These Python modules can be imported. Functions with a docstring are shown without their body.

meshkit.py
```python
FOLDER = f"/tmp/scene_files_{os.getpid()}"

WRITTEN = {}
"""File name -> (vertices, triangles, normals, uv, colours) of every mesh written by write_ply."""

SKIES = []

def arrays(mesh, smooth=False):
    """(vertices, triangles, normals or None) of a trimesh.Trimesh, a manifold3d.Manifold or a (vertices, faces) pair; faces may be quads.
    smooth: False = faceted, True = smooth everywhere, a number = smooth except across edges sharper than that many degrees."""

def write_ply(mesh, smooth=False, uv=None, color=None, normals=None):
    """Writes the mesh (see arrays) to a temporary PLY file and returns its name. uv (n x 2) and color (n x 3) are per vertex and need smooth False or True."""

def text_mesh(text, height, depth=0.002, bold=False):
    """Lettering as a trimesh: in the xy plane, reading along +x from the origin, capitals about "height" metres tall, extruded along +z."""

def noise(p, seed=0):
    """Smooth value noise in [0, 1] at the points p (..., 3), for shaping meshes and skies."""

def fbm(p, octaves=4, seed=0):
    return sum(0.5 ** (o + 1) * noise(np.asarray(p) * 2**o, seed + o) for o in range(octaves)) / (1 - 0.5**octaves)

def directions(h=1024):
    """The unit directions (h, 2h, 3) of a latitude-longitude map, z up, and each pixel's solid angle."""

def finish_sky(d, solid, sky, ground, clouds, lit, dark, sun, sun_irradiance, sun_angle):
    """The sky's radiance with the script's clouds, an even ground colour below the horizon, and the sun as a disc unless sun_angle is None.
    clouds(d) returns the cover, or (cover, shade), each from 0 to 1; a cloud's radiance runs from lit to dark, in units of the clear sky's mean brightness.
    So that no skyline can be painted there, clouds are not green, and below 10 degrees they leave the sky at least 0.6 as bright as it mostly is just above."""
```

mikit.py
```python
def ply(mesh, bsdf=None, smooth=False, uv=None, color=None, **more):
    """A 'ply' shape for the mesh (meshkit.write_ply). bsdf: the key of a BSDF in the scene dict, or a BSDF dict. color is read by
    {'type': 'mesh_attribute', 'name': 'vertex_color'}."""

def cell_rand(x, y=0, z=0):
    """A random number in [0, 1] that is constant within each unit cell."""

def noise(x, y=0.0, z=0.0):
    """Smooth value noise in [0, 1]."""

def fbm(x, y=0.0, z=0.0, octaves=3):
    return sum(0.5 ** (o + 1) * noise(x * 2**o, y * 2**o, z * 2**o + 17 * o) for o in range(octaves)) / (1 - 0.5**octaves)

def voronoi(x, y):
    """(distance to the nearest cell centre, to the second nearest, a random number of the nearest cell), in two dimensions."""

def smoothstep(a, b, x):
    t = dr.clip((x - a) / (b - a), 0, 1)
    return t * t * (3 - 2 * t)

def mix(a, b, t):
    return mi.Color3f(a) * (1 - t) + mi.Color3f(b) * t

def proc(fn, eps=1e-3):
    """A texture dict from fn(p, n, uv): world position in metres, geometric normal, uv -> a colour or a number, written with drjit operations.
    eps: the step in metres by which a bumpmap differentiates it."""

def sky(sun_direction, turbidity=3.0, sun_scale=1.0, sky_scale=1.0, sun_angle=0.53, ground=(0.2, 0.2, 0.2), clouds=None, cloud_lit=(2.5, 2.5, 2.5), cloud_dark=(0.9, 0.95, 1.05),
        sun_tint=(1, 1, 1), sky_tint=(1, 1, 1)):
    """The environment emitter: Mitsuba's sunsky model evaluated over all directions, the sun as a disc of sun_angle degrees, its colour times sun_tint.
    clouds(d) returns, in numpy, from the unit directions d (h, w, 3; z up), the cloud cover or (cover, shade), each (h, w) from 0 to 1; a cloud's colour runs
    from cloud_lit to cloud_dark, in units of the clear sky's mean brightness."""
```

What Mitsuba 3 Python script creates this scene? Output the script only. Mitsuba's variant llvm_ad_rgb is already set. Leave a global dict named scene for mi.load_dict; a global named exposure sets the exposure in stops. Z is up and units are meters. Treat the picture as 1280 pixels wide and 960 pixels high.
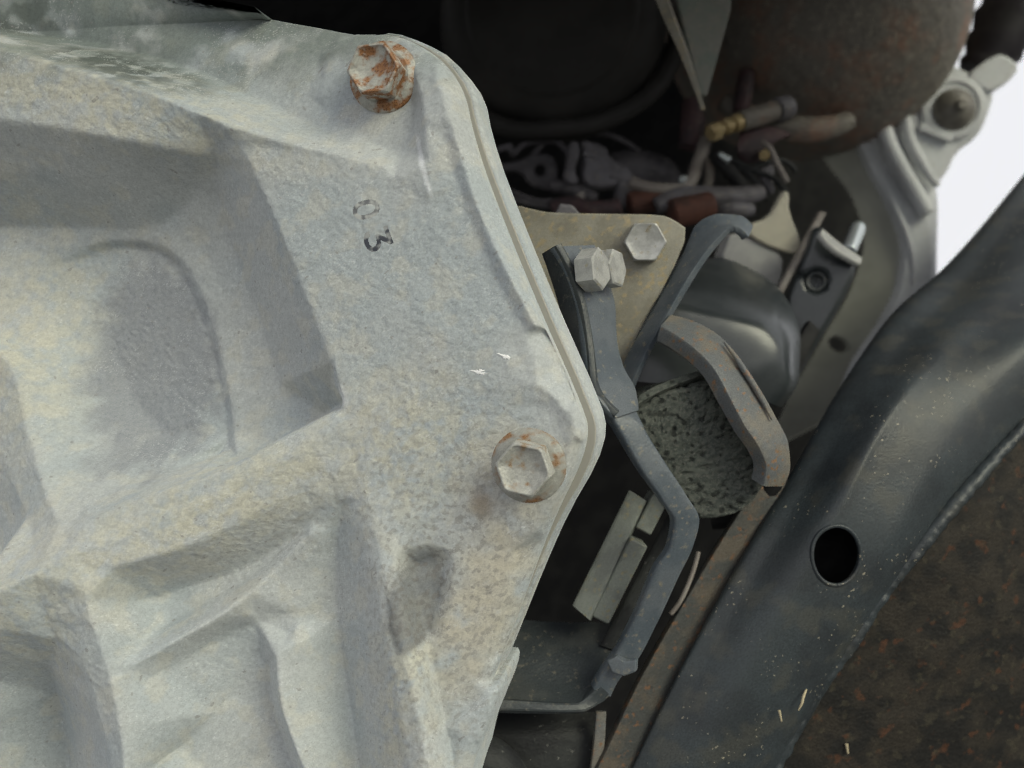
import math, numpy as np, trimesh, drjit as dr, mitsuba as mi
import manifold3d as m3
import mikit, meshkit
from mikit import proc, noise, fbm, smoothstep, mix
from scipy.interpolate import LinearNDInterpolator, PchipInterpolator
from scipy.ndimage import gaussian_filter
from scipy.spatial import Delaunay
import shapely
from shapely.geometry import Polygon, LineString
rng = np.random.default_rng(7)

# ------------------------------------------------------------------ camera, light, exposure
PITCH = math.radians(0)            # the camera looks level under the vehicle
F = 1108.5                          # focal length in pixels of the 1280 px photo
CAM = np.array([0, 0, 0.55])
Rm = np.array([[1, 0, 0], [0, math.cos(PITCH), -math.sin(PITCH)], [0, math.sin(PITCH), math.cos(PITCH)]])
def W(p):                           # vehicle frame in mm (x right, y away, z up) -> world in metres
    return np.asarray(p, float) @ Rm.T * 0.001 + CAM
scene, labels = {}, {}
look = Rm @ [0, 1, 0]; upv = Rm @ [0, 0, 1]
scene['camera'] = {'type': 'thinlens', 'fov': 60.0, 'fov_axis': 'x', 'near_clip': 0.01, 'far_clip': 100.0,
                   'aperture_radius': 0.0019, 'focus_distance': 0.272,
                   'to_world': mi.ScalarTransform4f().look_at(origin=CAM.tolist(), target=(CAM + look).tolist(), up=upv.tolist())}
scene['sky'] = mikit.sky([0.60, -0.62, 0.50], turbidity=3, sun_scale=0.30, sun_angle=32, sun_tint=(.80, .995, 1.12), clouds=lambda d: 1.0 + 0 * d[..., 0],
                         cloud_lit=(1.9, 1.92, 1.98), ground=(0.15, 0.15, 0.147))
exposure = 2.55

# ------------------------------------------------------------------ materials
def rgb(c): return {'type': 'rgb', 'value': list(c)}
def principled(key, color, rough=0.5, spec=0.5, metallic=0.0, bump=None, bscale=1.0, eps=1e-4, clearcoat=0.0):
    b = {'type': 'principled', 'base_color': color if isinstance(color, dict) else rgb(color), 'roughness': rough, 'specular': spec, 'metallic': metallic}
    if clearcoat: b['clearcoat'] = clearcoat; b['clearcoat_gloss'] = 0.8
    if bump is not None:
        b = {'type': 'bumpmap', 'tex': proc(bump, eps), 'bsdf': b, 'scale': bscale}
    scene[key] = {'type': 'twosided', 'bsdf': b}
_q = np.linalg.qr(np.array([[.6, .3, -.7], [.5, -.8, .2], [.35, .55, .75]]))[0].tolist()
def rw(p):                          # millimetres, turned so that no noise lattice lies along a surface
    q = p * 1000
    return mi.Point3f(*[_q[i][0] * q.x + _q[i][1] * q.y + _q[i][2] * q.z for i in range(3)])

# ------------------------------------------------------------------ geometry helpers (vehicle frame, mm)
def P(x, y, d): return np.array([(x - 640) / F * d, d, (480 - y) / F * d])
def PP(pts): return np.array([P(*p) for p in pts])
class Frame:
    def __init__(s, x, y, d, nx=0.0, nz=0.0):
        s.o = P(x, y, d); n = np.array([nx, -1.0, nz]); s.n = n / np.linalg.norm(n)
        u = np.array([1.0, 0, 0]); u -= s.n * (u @ s.n); s.u = u / np.linalg.norm(u); s.v = np.cross(s.n, s.u)
    def uv(s, x, y, h=0.0):         # where the sight line of a photo point meets the plane h above the frame
        r = np.array([(x - 640) / F, 1.0, (480 - y) / F]); t = ((s.o + s.n * h) @ s.n) / (r @ s.n); p = r * t - s.o
        return np.array([p @ s.u, p @ s.v])
    def at(s, uv, h=0.0):
        uv = np.atleast_2d(uv); h = np.broadcast_to(h, len(uv))
        return s.o + uv[:, :1] * s.u + uv[:, 1:2] * s.v + h[:, None] * s.n
    def tm(s, v):                    # points given in (u, v, n)
        v = np.asarray(v, float); return s.o + v[:, :1] * s.u + v[:, 1:2] * s.v + v[:, 2:3] * s.n
def put(key, mesh, mat, smooth=30, label=None, cat=None, group=None, kind=None):
    if hasattr(mesh, 'to_mesh'):
        q = mesh.to_mesh(); v, f = np.array(q.vert_properties[:, :3], float), np.array(q.tri_verts)
    elif isinstance(mesh, (tuple, list)): v, f = mesh
    else: v, f = np.array(mesh.vertices), np.array(mesh.faces)
    f = np.asarray(f, int)
    if f.shape[1] == 4: f = np.vstack([f[:, [0, 1, 2]], f[:, [0, 2, 3]]])
    t = trimesh.Trimesh(W(v), f, process=False); t.merge_vertices(digits_vertex=7)
    scene[key] = mikit.ply(t, mat, smooth=smooth)
    tag(key, label, cat, group, kind)
def tag(key, label=None, cat=None, group=None, kind=None):
    d = {k: x for k, x in (('label', label), ('category', cat), ('group', group), ('kind', kind)) if x}
    if d: labels[key] = d
def join(*ms):
    V, Fc, at = [], [], 0
    for m in ms:
        if hasattr(m, 'to_mesh'): q = m.to_mesh(); v, f = np.array(q.vert_properties[:, :3], float), np.array(q.tri_verts)
        elif isinstance(m, (tuple, list)): v, f = np.asarray(m[0]), np.asarray(m[1])
        else: v, f = np.array(m.vertices), np.array(m.faces)
        if f.shape[1] == 4: f = np.vstack([f[:, [0, 1, 2]], f[:, [0, 2, 3]]])
        V.append(v); Fc.append(f + at); at += len(v)
    return np.vstack(V), np.vstack(Fc)
def mani(vf):
    v, f = vf; f = np.asarray(f)
    if f.shape[1] == 4: f = np.vstack([f[:, [0, 1, 2]], f[:, [0, 2, 3]]])
    t = trimesh.Trimesh(v, f, process=False); t.merge_vertices(digits_vertex=5); t.fix_normals()
    return m3.Manifold(m3.Mesh(np.array(t.vertices, np.float32), np.array(t.faces, np.uint32)))
def spl(pts, m):                    # smooth resampling of a polyline
    pts = np.asarray(pts, float); t = np.r_[0, np.cumsum(np.linalg.norm(np.diff(pts, axis=0), axis=1))]
    return PchipInterpolator(t, pts)(np.linspace(0, t[-1], m))
def chaikin(pts, n=2, closed=True):
    p = np.asarray(pts, float)
    for _ in range(n):
        q = np.roll(p, -1, 0)
        p = np.stack([.75 * p + .25 * q, .25 * p + .75 * q], 1).reshape(-1, p.shape[1])
        if not closed: p = p[:-2]
    return p
def prism(fr, pts, h=0.0, thick=3.0, r=0.6, rnd=0, holes=()):
    """A plate in a frame: outline by photo points on the plane h, thickness behind it, edges rounded by r."""
    uv = np.array([fr.uv(x, y, h) for x, y in pts])
    if rnd: uv = chaikin(uv, rnd)
    if Polygon(uv).exterior.is_ccw is False: uv = uv[::-1]
    pg = Polygon(uv).buffer(0)
    for (x, y, rad) in holes:
        pg = pg.difference(shapely.Point(*fr.uv(x, y, h)).buffer(rad, 20))
    cs = m3.CrossSection
    polys = [np.array(pg.exterior.coords)[:-1]] + [np.array(i.coords)[:-1] for i in pg.interiors]
    base = cs(polys, m3.FillRule.EvenOdd)
    body = m3.Manifold.extrude(base.offset(-r, m3.JoinType.Miter), thick - 2 * r).translate((0, 0, h - thick + r)) if thick > 2 * r + 0.05 else m3.Manifold.extrude(base, thick).translate((0, 0, h - thick))
    if thick > 2 * r + 0.05 and r > 0:
        body = body.minkowski_sum(m3.Manifold.sphere(r, 12))
    q = body.to_mesh(); v = np.array(q.vert_properties[:, :3], float)
    return fr.tm(v), np.array(q.tri_verts)
def ribbon(Lp, Rp, thick, m=60, r=0.5, back=True):
    """A bent strap: its two long edges given, thickness away from the viewer, rounded edges."""
    Lp, Rp = spl(Lp, m), spl(Rp, m); c = (Lp + Rp) / 2; t = np.gradient(c, axis=0); w = Rp - Lp
    n = np.cross(w, t); n /= np.linalg.norm(n, axis=1, keepdims=True)
    if (n * c).sum() > 0: n = -n      # towards the viewer
    wl = np.linalg.norm(w, axis=1, keepdims=True); wd = w / wl; rr = r
    prof = [(0, -rr), (0.3 * rr, -0.3 * rr), (rr, 0)], [(rr, 0), (0.3 * rr, -0.3 * rr), (0, -rr)]
    rings = []
    for k, (a, z) in enumerate([(0, -rr), (.3 * rr, -.3 * rr), (rr, 0)]): rings.append(Lp + wd * a + n * z)
    mid = [Lp + w * f for f in (.25, .5, .75)]; rings += mid
    for a, z in [(rr, 0), (.3 * rr, -.3 * rr), (0, -rr)]: rings.append(Rp - wd * a + n * z)
    for a, z in [(0, -thick + rr), (rr, -thick)]: rings.append(Rp - wd * a + n * z)
    for a, z in [(rr, -thick), (0, -thick + rr)]: rings.append(Lp + wd * a + n * z)
    k = len(rings); V = np.stack(rings, 1).reshape(-1, 3)
    i, j = np.meshgrid(np.arange(m - 1), np.arange(k), indexing='ij')
    q = np.stack([i * k + j, i * k + (j + 1) % k, (i + 1) * k + (j + 1) % k, (i + 1) * k + j], -1).reshape(-1, 4)
    f = np.vstack([q[:, [0, 1, 2]], q[:, [0, 2, 3]]])
    for e in (0, m - 1):
        V = np.vstack([V, V[e * k:(e + 1) * k].mean(0)]); ce = len(V) - 1
        ar = np.arange(k); cap = np.stack([e * k + ar, e * k + (ar + 1) % k, ar * 0 + ce], 1)
        f = np.vstack([f, cap if e else cap[:, ::-1]])
    t = trimesh.Trimesh(V, f, process=False); t.fix_normals(); return np.array(t.vertices), np.array(t.faces)
def loft(curves, thick=2.0, m=60, n=40, jitter=None, cyc=False):
    """A sheet through several space curves, with thickness away from the viewer."""
    C = np.array([spl(c, m) for c in curves])
    t = np.r_[0, np.cumsum([np.linalg.norm(C[i + 1] - C[i], axis=1).mean() for i in range(len(C) - 1)])]
    G = PchipInterpolator(t, C, axis=0)(np.linspace(0, t[-1], n))       # n x m x 3
    N = np.cross(np.gradient(G, axis=0), np.gradient(G, axis=1)); N /= np.linalg.norm(N, axis=2, keepdims=True) + 1e-9
    if (N * G).sum() > 0: N = -N
    if jitter is not None: G = G + N * jitter(G)[..., None]
    B = G - N * thick
    V = np.vstack([G.reshape(-1, 3), B.reshape(-1, 3)]); o = n * m
    i, j = np.meshgrid(np.arange(n - 1), np.arange(m - 1), indexing='ij')
    q = np.stack([i * m + j, i * m + j + 1, (i + 1) * m + j + 1, (i + 1) * m + j], -1).reshape(-1, 4)
    f = [q, q[:, ::-1] + o]
    bd = np.r_[np.arange(m - 1), np.arange(1, n) * m - 1, ((n - 1) * m + np.arange(m - 1, 0, -1)), np.arange(n - 1, 0, -1) * m]
    bd = np.r_[np.arange(m), np.arange(2, n + 1) * m - 1, (n - 1) * m + np.arange(m - 2, -1, -1), np.arange(n - 2, 0, -1) * m]
    nb = np.roll(bd, -1); f.append(np.stack([nb, bd, bd + o, nb + o], 1))
    f = np.vstack(f); f = np.vstack([f[:, [0, 1, 2]], f[:, [0, 2, 3]]])
    t = trimesh.Trimesh(V, f, process=False); t.fix_normals(); return np.array(t.vertices), np.array(t.faces)
def tube(pts, rad, sides=14, m=40, caps=True):
    p = spl(pts, m); rad = np.interp(np.linspace(0, 1, m), np.linspace(0, 1, np.size(rad)), np.atleast_1d(rad))
    t = np.gradient(p, axis=0); t /= np.linalg.norm(t, axis=1, keepdims=True)
    a = np.zeros_like(t); ref = np.array([0.3, 0.9, 0.2]); ref -= t[0] * (ref @ t[0]); 
    for i in range(m):
        ref = ref - t[i] * (ref @ t[i]); ref /= np.linalg.norm(ref); a[i] = ref
    b = np.cross(t, a); ang = np.arange(sides) * 2 * np.pi / sides
    V = p[:, None] + rad[:, None, None] * (np.cos(ang)[None, :, None] * a[:, None] + np.sin(ang)[None, :, None] * b[:, None])
    V = V.reshape(-1, 3); i, j = np.meshgrid(np.arange(m - 1), np.arange(sides), indexing='ij')
    q = np.stack([i * sides + j, i * sides + (j + 1) % sides, (i + 1) * sides + (j + 1) % sides, (i + 1) * sides + j], -1).reshape(-1, 4)
    f = np.vstack([q[:, [0, 1, 2]], q[:, [0, 2, 3]]]); ar = np.arange(sides)
    V = np.vstack([V, p[:1], p[-1:]])
    f = np.vstack([f, np.stack([(ar + 1) % sides, ar, ar * 0 + m * sides], 1), np.stack([(m - 1) * sides + ar, (m - 1) * sides + (ar + 1) % sides, ar * 0 + m * sides + 1], 1)])
    return V, f
def rings_mesh(rings):               # rings: list of (k,3) loops, last may be a point
    k = len(rings[0]); V = np.vstack(rings); n = len(rings)
    i, j = np.meshgrid(np.arange(n - 1), np.arange(k), indexing='ij')
    q = np.stack([i * k + j, i * k + (j + 1) % k, (i + 1) * k + (j + 1) % k, (i + 1) * k + j], -1).reshape(-1, 4)
    return V, np.vstack([q[:, [0, 1, 2]], q[:, [0, 2, 3]]])
ANG = np.arange(96) * 2 * np.pi / 96
def lathe(fr, prof, c=(0, 0), rf=None):
    return rings_mesh([fr.tm(np.stack([c[0] + r * np.cos(ANG), c[1] + r * np.sin(ANG), np.full(96, z)], 1)) for r, z in prof])
def hexr(af, rot, rnd=0.0):
    a = (ANG - rot) % (np.pi / 3) - np.pi / 6
    return af / 2 / np.cos(a)
def hexhead(fr, c, af, z0, z1, rot, dish=0.8, rim=0.9):
    h = hexr(af, rot); ci = np.minimum(h, af / 2 * 1.1); rows = []
    def ring(r, z): rows.append(fr.tm(np.stack([c[0] + r * np.cos(ANG), c[1] + r * np.sin(ANG), np.broadcast_to(z, 96)], 1)))
    ring(h * 0.98, z0); ring(h, z0 + .3); ring(h, z1 - 0.7 - (h - ci) * .5); ring(h * .985, z1 - .25 - (h - ci) * .5); ring(ci * 0.94, z1)
    ring(ci * rim, z1); ring(ci * (rim - .08), z1 - dish * .35); ring(ci * .6, z1 - dish * .8); ring(ci * .3, z1 - dish); ring(ci * 0, z1 - dish)
    return rings_mesh(rows)
def bolt(key, fr, px, py, h, af, fl, rot, hh, mat, matf, label=None, dish=1.9, **kw):
    c = fr.uv(px, py, h)
    put(key + '__flange', lathe(fr, [(fl / 2, h - 1), (fl / 2, h + .5), (fl / 2 * .985, h + .85), (fl / 2 * .95, h + 1.05), (fl / 2 * .84, h + 1.7), (fl / 2 * .78, h + 2.3), (af / 2 * .9, h + 2.4), (0, h + 2.4)], c), matf, 40)
    put(key + '__hex_head', hexhead(fr, c, af, h + 1.6, h + hh, rot, dish), mat, 28)
    if label or kw: tag(key, label, **kw)
def interp_lines(lines, f, step=.3):
    """Control lines (x, y, height) in photo pixels -> points (u, v, h) on the frame."""
    out = []
    for ln in lines:
        ln = np.array(ln, float)
        q = np.array([np.r_[f.uv(x, y, h), h] for x, y, h in ln])
        if len(q) > 2: q = spl(q, 8 * len(q))
        for a, b in zip(q[:-1], q[1:]):
            k = max(2, int(np.linalg.norm(b - a) / step)); out.append(a + (b - a) * np.linspace(0, 1, k, endpoint=False)[:, None])
        out.append(q[-1:])
    return np.vstack(out)

# ------------------------------------------------------------------ the aluminium housing
CF = Frame(640, 480, 255, -0.20, -0.06)          # its bolting face; n towards the viewer
Cu, Cv, Cn, Co = ([float(x) for x in a] for a in (Rm @ CF.u, Rm @ CF.v, Rm @ CF.n, W(CF.o)))
def casing_uv(p):                                  # millimetres on the face of the housing
    q = p - mi.Point3f(*Co)
    return dr.dot(q, mi.Vector3f(*Cu)) * 1000, dr.dot(q, mi.Vector3f(*Cv)) * 1000
def blob(u, v, x, y, rx, ry, rot=0.0, soft=0.35, h=0.0):   # a soft-edged patch of colour, its place given once on the face
    c = CF.uv(x, y, h); a, b = u - float(c[0]), v - float(c[1]); cs, sn = math.cos(rot), math.sin(rot); k = 255 / F
    a, b = (a * cs + b * sn) / (rx * k), (b * cs - a * sn) / (ry * k)
    d = dr.sqrt(a * a + b * b) + 0.5 * (fbm(u * .25, v * .25, 3.0) - .5)
    return 1 - smoothstep(1 - soft, 1 + soft, d)
def casing_color(p, n, uv):
    u, v = casing_uv(p); w = rw(p)
    big = fbm(w.x * .035, w.y * .035, w.z * .035, 3); med = fbm(w.x * .16 + 9, w.y * .16, w.z * .16, 4)
    fine = fbm(w.x * 1.1, w.y * 1.1, w.z * 1.1, 2); grain = noise(w.x * 3.0, w.y * 3.0, w.z * 3.0)
    c = mix((.445, .466, .466), (.395, .432, .448), smoothstep(.38, .66, big))
    c = mix(c, (.52, .51, .45), .45 * smoothstep(.50, .70, med))
    dust = dr.maximum(dr.maximum(blob(u, v, 130, 130, 230, 45, -.25, .8), blob(u, v, 280, 630, 260, 50, .42, .8)), dr.maximum(blob(u, v, 500, 560, 110, 80, .3, .9), blob(u, v, 510, 850, 30, 150, -.2, .9)))
    dust = dr.maximum(dust, .8 * dr.maximum(blob(u, v, 100, 740, 60, 120, 0, .9), blob(u, v, 10, 430, 90, 160, 0, .8)))
    c = mix(c, (.54, .52, .42), .70 * dust * smoothstep(.30, .66, fbm(w.x * .3 + 40, w.y * .3, w.z * .3, 4)))
    # dust and oxide, then darker patches and a painted highlight
    speck = smoothstep(.50, .72, fbm(w.x * .7 + 4, w.y * .7, w.z * .7, 2))
    tan = dr.maximum(blob(u, v, 600, 760, 45, 130, -.35, .6), .6 * blob(u, v, 640, 600, 75, 60, 0, .5))
    c = mix(c, (.50, .44, .32), .55 * tan * smoothstep(.3, .6, med + .1))
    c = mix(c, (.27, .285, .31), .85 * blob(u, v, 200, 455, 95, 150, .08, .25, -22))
    patch = blob(u, v, 528, 742, 30, 62, -.12, .22, -5)  # darker patch filling the triangular pocket
    c = mix(c, (.13, .135, .145), .95 * patch * (.75 + .25 * speck))
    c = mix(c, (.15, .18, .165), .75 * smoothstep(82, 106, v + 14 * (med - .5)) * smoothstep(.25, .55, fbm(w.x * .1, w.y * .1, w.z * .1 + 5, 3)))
    top_dark = dr.maximum(blob(u, v, 150, 82, 105, 26, -.30, .7, 0), .8 * blob(u, v, 20, 20, 90, 40, 0, .7, -16))  # darker mottled bands behind the top ridge
    c = mix(c, (.085, .10, .092), .85 * top_dark * smoothstep(.28, .56, fbm(w.x * .2, w.y * .2, w.z * .2 + 50, 3)))
    c = mix(c, (.28, .21, .13), .6 * blob(u, v, 602, 632, 13, 18, 0, .7))
    c = mix(c, (.25, .24, .22), .55 * speck * dr.maximum(blob(u, v, 560, 720, 120, 220, 0, .8), .5 * blob(u, v, 380, 640, 160, 60, .5, .8)))
    c = mix(c, (.24, .23, .22), .5 * smoothstep(.915, .93, noise(w.x * .5 + 3, w.y * .5, w.z * .5)))
    c = mix(c, (.72, .74, .76), .8 * dr.maximum(blob(u, v, 528, 205, 4, 34, .28, .6, 0), .6 * blob(u, v, 428, 496, 8, 14, .3, .7)))  # highlight painted along the fillet, plus the bright nick at the pocket corner
    scratch = smoothstep(.70, .80, noise(w.x * 2.2 + 70, w.y * 2.2, w.z * 2.2)) * smoothstep(.45, .65, fbm(w.x * .12 + 8, w.y * .12, w.z * .12, 2))
    c = mix(c, (.66, .67, .67), .35 * scratch * (1 - patch))
    return c * (.71 + .46 * (.5 * grain + .5 * fine))
def casing_bump(p, n, uv):
    w = rw(p)
    return .5 * noise(w.x * 1.6, w.y * 1.6, w.z * 1.6) + .35 * noise(w.x * 3.1, w.y * 3.1, w.z * 3.1) + .6 * noise(w.x * .7, w.y * .7, w.z * .7)
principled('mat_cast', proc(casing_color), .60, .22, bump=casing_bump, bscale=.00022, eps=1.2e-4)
def rust_on(base, rust, amt, freq=.35, dark=(.05, .035, .03), seed=0):
    def fn(p, n, uv):
        w = rw(p)
        a = fbm(w.x * freq + seed, w.y * freq, w.z * freq, 3); b = noise(w.x * 2.6 + seed, w.y * 2.6, w.z * 2.6)
        c = mix(base, [x * .7 for x in base], fbm(w.x * .5, w.y * .5 + seed, w.z * .5, 2))
        c = mix(c, mix(rust, dark, .7 * smoothstep(.45, .8, b)), smoothstep(amt - .12, amt + .20, a + .14 * (b - .5)))
        return c * (.84 + .32 * b)
    return proc(fn)
def rough_bump(f1, f2):
    def fn(p, n, uv):
        w = rw(p)
        return noise(w.x * f1, w.y * f1, w.z * f1) + .4 * noise(w.x * f2, w.y * f2, w.z * f2)
    return fn
bump_fine = rough_bump(1.3, 3.0)
principled('mat_bolt_rusty', rust_on((.42, .42, .38), (.27, .125, .05), .47, .45, (.09, .04, .02), 3.3), .48, .5, metallic=.1, bump=bump_fine, bscale=.00016)
principled('mat_bolt', rust_on((.42, .42, .385), (.29, .20, .12), .64, .42, (.18, .12, .07), 11), .5, .5, metallic=.1, bump=bump_fine, bscale=.00014)
principled('mat_bolt_flange', rust_on((.36, .36, .325), (.26, .14, .06), .55, .3, (.12, .07, .04), 23), .5, .4, bump=bump_fine, bscale=.00016)

LN = []
A = LN.append
def dome(x, y): return 26 * np.clip(((430 - x) + (y - 560) * 1.0) / 850, 0, 1) ** 1.3
# top rim, wall and ridge
A([(-170, -76, -26), (0, -38, -25), (214, 3, -22), (440, 45, -17)])
A([(-170, -40, -19), (0, -10, -19), (130, 14, -18), (300, 46, -16), (400, 66, -13.5)])
A([(-170, 0, -17.5), (0, 20, -17), (130, 36, -15), (250, 62, -14), (340, 76, -13), (400, 92, -12)])
A([(-170, 20, -17), (0, 32, -16), (70, 46, -15), (130, 58, -15), (230, 84, -14), (300, 114, -12), (350, 138, -10), (410, 166, -6), (470, 192, -3)])
A([(-170, 20, 16), (0, 60, 15), (100, 88, 13), (200, 120, 10), (265, 147, 7), (330, 170, 3.5), (400, 187, 1.0), (480, 209, 0)])
A([(250, 80, -13.5), (330, 100, -12.5), (400, 130, -9), (440, 160, -7)])
A([(-170, 140, 15), (0, 150, 13), (100, 165, 11), (180, 180, 7), (232, 190, 3)])
A([(-170, 215, 2), (0, 215, 0), (100, 222, -1), (160, 232, -5), (205, 225, -6)])
A([(-170, 290, -18), (0, 284, -18), (100, 284, -18), (165, 287, -18), (200, 280, -18)])
# the boss of the rusty bolt
A([(400, 120, -8), (425, 60, -11), (470, 50, -10)]); A([(425, 110, -7), (440, 140, -7), (475, 152, -7), (505, 140, -7), (515, 105, -7), (505, 70, -8)])
A([(465, 178, -6.5), (497, 190, -6), (512, 165, -6.5), (517, 130, -7)])
A([(480, 209, 0), (512, 236, 0), (534, 238, .6), (535, 195, .8), (531, 150, 0), (525, 115, -3), (515, 75, -7)])
A([(545, 90, -4), (560, 130, 0), (575, 180, .5), (596, 250, 1), (632, 330, 1.4), (668, 395, 1.4), (700, 450, 1.2), (722, 520, .6), (728, 552, -.4)])
A([(556, 170, -.8), (572, 230, -1.0), (604, 310, -1.0), (640, 385, -.9), (672, 440, -.8)])
A([(540, 62, -7), (575, 95, -5.5), (590, 140, -5), (612, 225, -5), (648, 320, -5), (700, 425, -5), (738, 520, -5), (742, 548, -5), (730, 585, -5), (694, 650, -5), (664, 720, -5), (635, 800, -5), (612, 852, -5)])
# flat face with the stamp
A([(330, 180, 2), (400, 200, .6), (460, 220, 0), (540, 260, -.3), (560, 330, -.5), (620, 430, 0)]); A([(340, 240, .6), (420, 300, 0), (520, 380, 0), (600, 480, 0), (520, 480, 0), (430, 420, 0)]); A([(450, 495, .5), (540, 520, 0), (590, 540, 0)])
# boss of the lower bolt
A([(625, 500, .6), (665, 480, 1.4), (700, 500, 1.4), (716, 545, .6), (706, 600, -.5), (675, 660, -1.5)])
A([(620, 520, .3), (665, 505, .2), (700, 535, .0), (705, 575, -.3), (690, 620, -.3), (655, 640, -.3), (615, 620, -.3), (605, 575, 0), (620, 520, .3)]); A([(660, 580, 0), (640, 580, 0)])
# big pocket: right wall, floor, lobe, lower rib
A([(283, 160, 6), (298, 178, 3), (330, 240, 1), (360, 312, .4), (386, 380, .2), (410, 440, .3), (422, 478, .5), (427, 503, .5)])
A([(268, 205, -5), (274, 262, -14), (298, 330, -18), (325, 400, -19.5), (348, 470, -20), (362, 520, -20), (366, 532, -20)])
A([(283, 160, 6), (262, 205, -4), (228, 258, -15), (200, 282, -18)])
A([(250, 300, -18.5), (275, 350, -19.5), (300, 420, -20), (318, 500, -20), (322, 550, -20)])
A([(100, 312, -19.5), (150, 301, -19.5), (200, 306, -19.5), (238, 338, -19.5), (265, 402, -20), (283, 470, -20), (293, 545, -20)])
A([(110, 322, -22.2), (150, 309, -23), (196, 314, -23), (230, 345, -23), (256, 405, -23), (274, 472, -23), (285, 540, -23), (280, 565, -23)])
A([(140, 420, -23), (165, 490, -23), (205, 545, -22)]); A([(70, 330, -20), (90, 420, -20), (118, 510, -18), (150, 570, -13)])
A([(-170, 330, -19), (-60, 380, -17), (48, 455, -12), (86, 555, -9), (106, 612, -2)])
A([(-170, 400, -14), (-60, 410, -10), (10, 450, -6.5), (35, 540, -4), (60, 620, 2), (82, 665, 7.5)])
A([(430, 512, .6), (402, 521, 2), (345, 549, 4), (290, 578, 6), (230, 603, 7), (170, 624, 8), (105, 655, 9)])
A([(215, 588, -12), (165, 603, -6), (110, 630, 2)])
A([(440, 548, 1), (400, 590, 1), (330, 634, 3), (250, 676, 5.5), (185, 698, 7.5), (120, 714, 9)])
A([(425, 530, 1.6), (345, 580, 4.6), (250, 630, 7), (150, 672, 9)])
A([(175, 752, -4), (195, 748, -7), (230, 735, -9), (300, 712, -9), (345, 686, -8), (395, 645, -3.5)]); A([(185, 795, -3), (210, 780, -7), (250, 757, -8), (310, 722, -8), (350, 690, -7)])
A([(150, 838, 5), (210, 806, 2), (270, 772, 0), (310, 742, -2), (345, 710, -4), (388, 668, -3)])
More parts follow.
